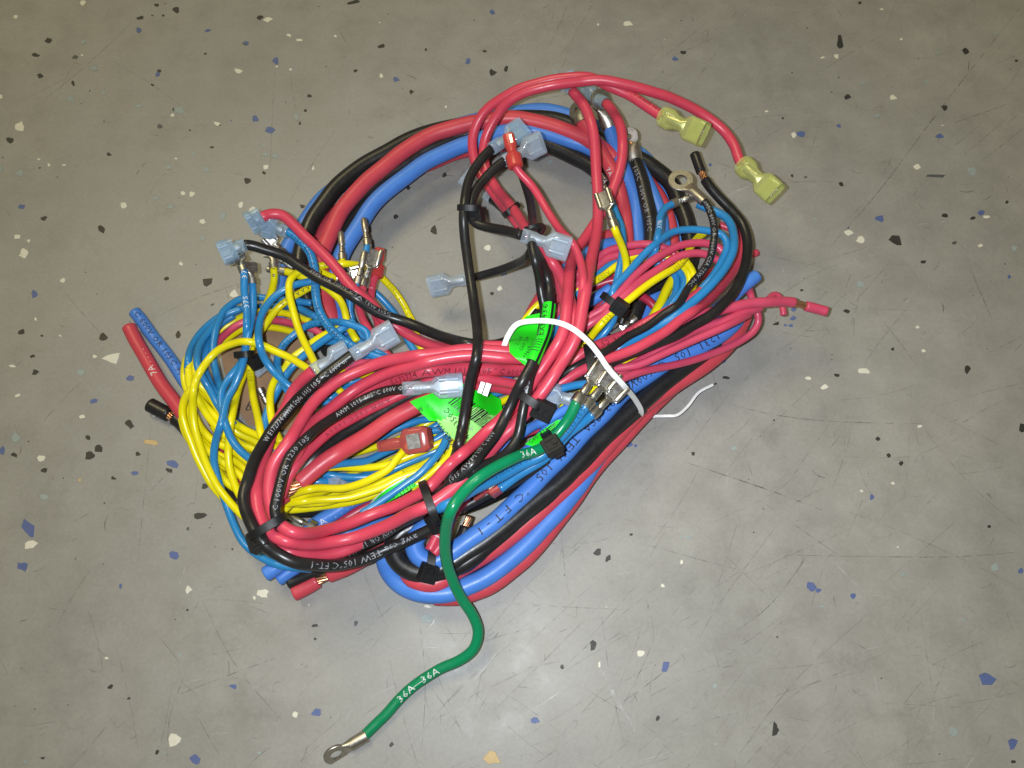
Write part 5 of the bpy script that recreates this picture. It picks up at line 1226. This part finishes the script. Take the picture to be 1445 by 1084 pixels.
# ------------------------------------------------------------------ sheets (labels, cardboard)
def sheet_points(key, nu=14):
    rows = []
    for w in SHEETS[key]:
        m = len(w['z'])
        u = np.linspace(0, m - 1, nu)
        rows.append([(np.interp(a, range(m), w['S'][:, 0]), np.interp(a, range(m), w['S'][:, 1]), np.interp(a, range(m), w['z'])) for a in u])
    # denser rows
    out = []
    R = np.array(rows)
    for i in range(len(R) - 1):
        for k in range(4):
            out.append(R[i] * (1 - k / 4) + R[i + 1] * k / 4)
    out.append(R[-1])
    G = np.array(out)
    for _ in range(4):       # paper does not crumple: smooth the height
        Z = G[:, :, 2]
        P = np.pad(Z, 1, mode='edge')
        G[:, :, 2] = 0.4 * Z + 0.15 * (P[:-2, 1:-1] + P[2:, 1:-1] + P[1:-1, :-2] + P[1:-1, 2:])
    G[:, :, 2] += 0.9
    return G

def sheet_mesh(name, G, mat, thick=0.25, parent=None):
    n, m = G.shape[:2]
    V = [at(*G[i, j]) for i in range(n) for j in range(m)]
    V += [at(G[i, j, 0], G[i, j, 1], G[i, j, 2] - thick) for i in range(n) for j in range(m)]
    F = []
    o = n * m
    for i in range(n - 1):
        for j in range(m - 1):
            a = i * m + j
            F.append((a, a + 1, a + m + 1, a + m)); F.append((o + a + m, o + a + m + 1, o + a + 1, o + a))
    rim = [(0, j) for j in range(m)] + [(i, m - 1) for i in range(1, n)] + [(n - 1, j) for j in range(m - 2, -1, -1)] + [(i, 0) for i in range(n - 2, 0, -1)]
    for k in range(len(rim)):
        a = rim[k][0] * m + rim[k][1]; b = rim[(k + 1) % len(rim)][0] * m + rim[(k + 1) % len(rim)][1]
        F.append((b, a, o + a, o + b))
    ob = new_obj(name, V, F, mat, parent)
    shade_auto(ob, 50)
    return ob

def sheet_z(G, x, y):
    d = (G[:, :, 0] - x) ** 2 + (G[:, :, 1] - y) ** 2 + 0.4
    w = 1.0 / d ** 3
    return float((G[:, :, 2] * w).sum() / w.sum())

def inside(G, x, y, tol=7.0):
    return float(np.sqrt(((G[:, :, 0] - x) ** 2 + (G[:, :, 1] - y) ** 2).min())) < tol

def sheet_text(G, text, x, y, deg, size, mat, parent, name='printed_lettering', wf=1.0):
    V0, F = glyphs(text)
    a = math.radians(deg); c, s = math.cos(a), math.sin(a)
    V = []
    for (u, v) in V0:
        u *= size * wf; v *= size
        px = x + u * c - v * s; py = y - u * s - v * c
        V.append(at(px, py, sheet_z(G, px, py) + 0.35))
    return new_obj(name, V, F, mat, parent, False)

def sheet_poly(G, P, mat, parent, name, lift=0.12, flip=True):
    V = [at(px, py, sheet_z(G, px, py) + lift) for (px, py) in P]
    return new_obj(name, V, [tuple(range(len(P)))], mat, parent, False)

def sheet_bars(G, x, y, ux, uy, vx, vy, widths, mat, parent):
    """bars: run along v, placed along u"""
    V = []; F = []
    for (p, wd, l0, l1) in widths:
        n = 5
        for k in range(n + 1):
            t = l0 + (l1 - l0) * k / n
            for q in (p, p + wd):
                px = x + ux * q + vx * t; py = y + uy * q + vy * t
                V.append(at(px, py, sheet_z(G, px, py) + 0.30))
        o = len(V) - 2 * (n + 1)
        for k in range(n):
            F.append((o + 2 * k, o + 2 * k + 1, o + 2 * k + 3, o + 2 * k + 2))
    return new_obj('barcode', V, F, mat, parent, False)

# cardboard scrap in the left coil
G = sheet_points('card')
o = sheet_mesh('cardboard_scrap', G, 'cardboard', 1.4)
tag(o, 'brown cardboard scrap with black print lying under the left coil', 'cardboard')
sheet_text(G, 'bo', 345, 578, -24, 19, 'ink_black', o)
sheet_text(G, 'Hu', 380, 528, 35, 17, 'ink_black', o)

# large green label
G = sheet_points('label_big', 18)
o = sheet_mesh('sticker', G, 'label_green', 0.25)
tag(o, 'bright green barcode sticker under the flat clear connector in the middle', 'label')
SHEEN = [(614, 594), (634, 589), (655, 584), (668, 573), (684, 580), (703, 590), (700, 603), (682, 616), (664, 634), (656, 637), (642, 622), (630, 612)]  # part of the sticker where the reflected light is put into the colour
o.data.materials.append(MATS['label_sheen'])
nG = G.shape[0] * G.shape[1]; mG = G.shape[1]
def in_poly(P, x, y):
    c = False
    for k in range(len(P)):
        (x0, y0), (x1, y1) = P[k], P[k - 1]
        if (y0 > y) != (y1 > y) and x < (x1 - x0) * (y - y0) / (y1 - y0) + x0: c = not c
    return c
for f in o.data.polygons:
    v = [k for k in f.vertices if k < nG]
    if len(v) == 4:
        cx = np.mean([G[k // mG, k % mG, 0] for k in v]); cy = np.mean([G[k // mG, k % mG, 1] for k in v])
        if in_poly(SHEEN, cx, cy): f.material_index = 1
rng = random.Random(5)
bars = []; p = 0.0
while p < 62:
    wd = rng.choice((1.0, 1.0, 1.8, 2.6)); bars.append((p, wd, 0, 19 + 8 * (p > 14) - (4 if p > 50 else 0))); p += wd + rng.choice((1.2, 1.6, 2.4))
sheet_bars(G, 632, 569, 0.80, 0.58, 0.72, -0.52, bars, 'ink_black', o)
sheet_text(G, 'EXPEDITI', 648, 632, 127, 11.5, 'ink_black', o, wf=0.9)
sheet_text(G, '4319350C', 664, 617, 127, 12.5, 'ink_black', o, wf=0.95)
sheet_text(G, '436 C60', 670, 605, 127, 12, 'ink_grey', o, wf=0.95)
sheet_text(G, '@', 598, 579, 140, 9, 'ink_black', o)
sheet_text(G, 'r: C', 612, 575, 150, 6, 'ink_dark_blue', o)
# flag label high in the middle
G = sheet_points('label_flag')
G[:, :, 2] += 2.2
o = sheet_mesh('sticker', G, 'label_green', 0.3)
tag(o, 'bright green sticker folded round the black wires under the white twist tie', 'label')
for q, (x, y) in enumerate([(741, 506), (736, 496), (731, 488), (748, 500)]):
    sheet_text(G, ['43619', 'C60 24', '1935', 'EXPE'][q], x, y, 62, 7, 'ink_black', o)
wb = [w for w in WIRES if w['label'].startswith('black wire with a flat clear connector')][0]
sel = [k for k in range(len(wb['X'])) if 430 < wb['S'][k, 1] < 512 and wb['S'][k, 0] > 745]
X = wb['X'][sel[0]:sel[-1] + 1]
def arc_sleeve(X, r, a0, a1, n=14):
    T = frames(X); V = []; F = []
    for i, p in enumerate(X):
        c = CAMP - p; nn = (c - T[i] * c.dot(T[i])).normalized(); b = T[i].cross(nn)
        for rr in (r, r - 0.25 * MM):
            for k in range(n):
                a = math.radians(a0 + (a1 - a0) * k / (n - 1))
                V.append(p + (nn * math.cos(a) + b * math.sin(a)) * rr)
    for i in range(len(X) - 1):
        for k in range(n - 1):
            a = i * 2 * n + k; b = a + 2 * n
            F.append((a, a + 1, b + 1, b)); F.append((a + n, b + n, b + n + 1, a + n + 1))
    for k in range(n - 1):
        for i in (0, len(X) - 1):
            a = i * 2 * n + k; F.append((a, a + 1, a + n + 1, a + n))
    return V, F
V, F = arc_sleeve(X, (wb['r'] + 0.55) * MM, -200, 18)
sl = new_obj('wrapped_sleeve', V, F, 'label_green', o); shade_auto(sl, 50)
V, F = arc_sleeve(X, (wb['r'] + 0.5) * MM, 52, 88)
sl2 = new_obj('wrapped_edge', V, F, 'label_green', o); shade_auto(sl2, 50)
fake = dict(r=wb['r'] + 0.57, S=wb['S'][sel[0]:sel[-1] + 1])
print_on_wire(fake, X, ('||||| EXP 4361 ||||| 935', 10, 3.4, 'ink_black', -38, False), sl)
# smaller labels
G = sheet_points('label_small')
o = sheet_mesh('sticker', G, 'label_green', 0.3)
tag(o, 'small green sticker beside the square tie head on the green wire', 'label')
sheet_bars(G, 768, 616, -0.35, -0.9, 0.80, -0.60, [(0, 1.6, 2, 20), (3, 1.0, 2, 22), (5.4, 1.8, 6, 22)], 'ink_black', o)
sheet_text(G, 'C60 436', 748, 627, 38, 9, 'ink_black', o)
G = sheet_points('label_strip')
o = sheet_mesh('sticker', G, 'label_green', 0.3)
tag(o, 'narrow green sticker numbered in black under the lower red loop', 'label')
sheet_text(G, '0762312', 583, 680, 218, 10, 'ink_black', o)
V, F = tube([at(x, y, sheet_z(G, x, y) + .1) for (x, y) in [(518, 716), (529, 704), (542, 693), (557, 683), (573, 674)]], 0.35 * MM, 8)
new_obj('paper_edge', V, F, 'white_plastic', o)

# ------------------------------------------------------------------ white twist tie
w = [w for w in WIRES if w['ty'] == 'RIBBON'][0]
X = w['X']; T = frames(X); V = []; F = []
hw, th = 1.0, 0.22
prof = [(-1, 0), (-.85, .8), (-.25, .55), (0, 1.25), (.25, .55), (.85, .8), (1, 0), (.85, -.8), (0, -1), (-.85, -.8)]
for i, p in enumerate(X):
    c = CAMP - p; nn = (c - T[i] * c.dot(T[i])).normalized(); b = T[i].cross(nn)
    px = w['S'][i]
    f = 1.0 if px[2] > 3 else 0.6
    for (u, v) in prof:
        V.append(p + b * (u * hw * f * MM) + nn * (v * th * MM + (0.3 * MM)))
m = len(prof)
for i in range(len(X) - 1):
    for k in range(m):
        k2 = (k + 1) % m
        F.append((i * m + k, i * m + k2, (i + 1) * m + k2, (i + 1) * m + k))
F.append(tuple(range(m))[::-1]); F.append(tuple((len(X) - 1) * m + k for k in range(m)))
o = new_obj('twist_tie', V, F, 'white_tie'); shade_auto(o, 60)
tag(o, w['label'], 'twist tie')
V, F = tube([X[-1] - T[-1] * 0.5 * MM, X[-1] + T[-1] * 1.6 * MM], 0.22 * MM, 8)
new_obj('wire_core', V, F, 'tin_dull', o)

# ------------------------------------------------------------------ black cable ties
def tie(label, a, b, lo, hi, head=None, head_deg=0.0, bw=2.7, near=5.0, lift=0.0, hs=1.0, pad=0.25):
    ax, ay = a; bx, by = b
    L = math.hypot(bx - ax, by - ay)
    ux, uy = (bx - ax) / L, (by - ay) / L
    rel = SX - np.array([ax, ay])
    t = rel @ np.array([ux, uy]); d = np.abs(rel @ np.array([-uy, ux]))
    s = (t > 2) & (t < L - 2) & (d < near) & (SL >= lo) & (SL <= hi)
    if s.any():
        zt = float((SZ[s] + SR[s]).max()); zb = float((SZ[s] - SR[s]).min())
    else:
        zt, zb = 12.0, 4.0
    zb = max(zb - 0.3, 0.4); zt = zt + pad
    zc = (zt + zb) / 2; h = (zt - zb) / 2
    A = at(ax, ay, zc); B = at(bx, by, zc)
    C = (A + B) / 2; U = (B - A) / 2
    up = (CAMP - C).normalized()
    along = U.cross(up).normalized()
    root = empty('cable_tie', C)
    tag(root, label, 'cable tie', 'black nylon cable ties')
    V = []; F = []
    n = 40; th = 0.55
    pts = []
    for k in range(n):
        q = 2 * math.pi * k / n
        c, s_ = math.cos(q), math.sin(q)
        e = 2 / 2.7
        pts.append((math.copysign(abs(c) ** e, c), math.copysign(abs(s_) ** e, s_)))
    ul = U.length
    for (c, s_) in pts:
        rad = (U.normalized() * (c * ul) + up * (s_ * h * MM))
        outw = (U.normalized() * c + up * s_).normalized()
        for (dx, dz) in ((-1, 0), (-.9, 1), (.9, 1), (1, 0), (.9, -0.2), (-.9, -0.2)):
            V.append(C + rad + along * (dx * bw / 2 * MM) + outw * (dz * th * 1.6 * MM))
    for i in range(n):
        i2 = (i + 1) % n
        for k in range(6):
            k2 = (k + 1) % 6
            F.append((i * 6 + k, i2 * 6 + k, i2 * 6 + k2, i * 6 + k2))
    o = new_obj('strap', V, F, 'nylon_black', root); shade_auto(o, 45)
    if head:
        hx, hy = head
        zh = heights(hx, hy, 2, lo, hi)[1]
        zh = max(zh, 3.0) if zh else max(zb, 2.5)
        zh = min(zh, zt + 1.0) + lift
        P = at(hx, hy, zh + 1.0)
        a_ = math.radians(head_deg)
        dirv = (CX * math.cos(a_) + CY * math.sin(a_))
        fr = Frame(P, P + dirv * MM, 28 if (int(hx) % 2) else -24)
        s = hs
        hd = join([box(fr, -3.0 * s, 3.0 * s, -2.7 * s, 2.7 * s, -2.0, 1.7, 0.35)])
        ho = new_obj('locking_head', hd[0], hd[1], 'nylon_black', root, False)
        fx = join([box(fr, -1.6 * s, 1.7 * s, -1.8 * s, -1.2 * s, 1.6, 2.15, 0.08), box(fr, -1.6 * s, 1.7 * s, 1.2 * s, 1.8 * s, 1.6, 2.15, 0.08), box(fr, -1.9 * s, -1.5 * s, -1.8 * s, 1.8 * s, 1.6, 2.1, 0.08), box(fr, 0.4 * s, 2.2 * s, -.9 * s, .9 * s, 1.5, 2.35, 0.12)])
        new_obj('pawl', fx[0], fx[1], 'nylon_black', ho, False)
    return root
tie('black cable tie round the tied blue 37S leads at left', (333, 501), (356, 499), 6.5, 8.6, (359, 512), -60, lift=-2)
tie('black cable tie at the lower left corner of the red loop', (352, 758), (402, 728), 9.0, 11.6, (365, 764), 30, 3.0, 6, lift=-4, hs=1.15)
tie('black cable tie across the red and black wires above the J3A end', (596, 682), (616, 738), 9.0, 10.9, (617, 737), -60, 3.0, 6, lift=0, hs=1.15)
tie('black cable tie joining the two black wires above the bare floor in the middle', (648, 293), (676, 294), 12.0, 13, (672, 305), -80, 2.6, 6, lift=-2)
tie('black cable tie on the red wires just right of the hanging black wire', (712, 304), (731, 289), 9.2, 11.2, None, 0, 2.6)
tie('small black tie on the printed black wire near the centre', (743, 324), (761, 319), 11, 12.5, None, 0, 2.4)
tie('black cable tie with a big round head between the black wires and the red bundle', (733, 556), (760, 574), 11.3, 12.2, (766, 579), -25, 3.2, lift=0, hs=1.25)
tie('black cable tie with a square head holding the green wire and blue leads', (770, 612), (789, 642), 12.1, 13.3, (779, 629), 30, 4.2, 7, lift=1.2, hs=1.1)
tie('black cable tie with a square head on the pink and yellow wires at right', (851, 417), (884, 441), 7.7, 8.9, (874, 434), -35, 3.0, 6, lift=1.0)
tie('upright black cable tie band beside the white twist tie', (829, 488), (838, 534), 8.0, 9.6, (838, 526), -82, 3.4, 6, lift=0.3)
tie('black cable tie round the tight bend of the thick cables at the bottom', (611, 772), (606, 818), 1.8, 3.2, (604, 809), 70, 3.2, 6, lift=0.5, hs=1.15)
tie('dark tie head deep in the left coil near the red terminal leads', (468, 432), (484, 450), 5, 7.9, (476, 440), -25, 2.4, lift=-3)
tie('black tie head among the strands behind the clear connectors', (452, 486), (472, 500), 5, 7.9, (462, 488), 25, 2.6, lift=1.0, hs=1.1)

# ------------------------------------------------------------------ loose terminals and scraps
def loose(kind, label, cat, p0, p1, z0, z1, r=1.6, roll=0, name=None):
    A = at(p0[0], p0[1], z0); B = at(p1[0], p1[1], z1)
    root = empty(name or 'loose_terminal', A)
    tag(root, label, cat)
    add_terminal(kind, root, Frame(A, B, roll), r, 'tin')
    return root
loose('bare_female', 'ribbed bare terminal beside the clear blue connector at upper left', 'terminal', (398, 356), (376, 332), 24, 30, 1.3)
loose('pin', 'bare silver terminal beside the yellow lead at the top of the left coil', 'terminal', (410, 376), (388, 362), 24, 26, 1.3)
loose('sleeve', 'clear sleeve peeking out under the strands on the cardboard', 'terminal', (388, 505), (360, 527), 14, 12, 1.3)
loose('pin', 'shiny silver clip lying on the cardboard in the left coil', 'terminal', (368, 552), (377, 570), 12, 10, 1.2)
loose('pin', 'shiny metal barrel under the lower left end of the red loop', 'terminal', (443, 745), (408, 728), 13, 12, 2.6)
loose('sleeve', 'clear sleeve between the yellow strands below the stripped red cable', 'terminal', (488, 686), (462, 674), 22, 20, 1.0)
loose('bare_female', 'silver terminal with a white end behind the twist tie on the right', 'terminal', (894, 452), (864, 474), 30, 30, 1.3)
loose('red_female', 'translucent red connector with a metal window inside the left loop', 'connector', (536, 630), (607, 618), 24, 29, 1.6, 0, 'red_connector')
loose('red_female', 'dull red connector low under the green 36A wire', 'connector', (668, 700), (702, 676), 26, 28, 1.4, 20, 'red_connector')
P = at(684, 548, 36)
fr = Frame(P, P + CX * MM + CY * -0.35 * MM)
v, f = join([box(fr, -2.2, -0.4, -2.4, 2.0, -.3, .3, .1), box(fr, -0.1, 2.0, -2.6, 2.2, -.25, .35, .1)])
o = new_obj('plastic_tag', v, f, 'white_plastic', None, False)
tag(o, 'tiny white plastic tag above the barcode sticker in the middle', 'tag')
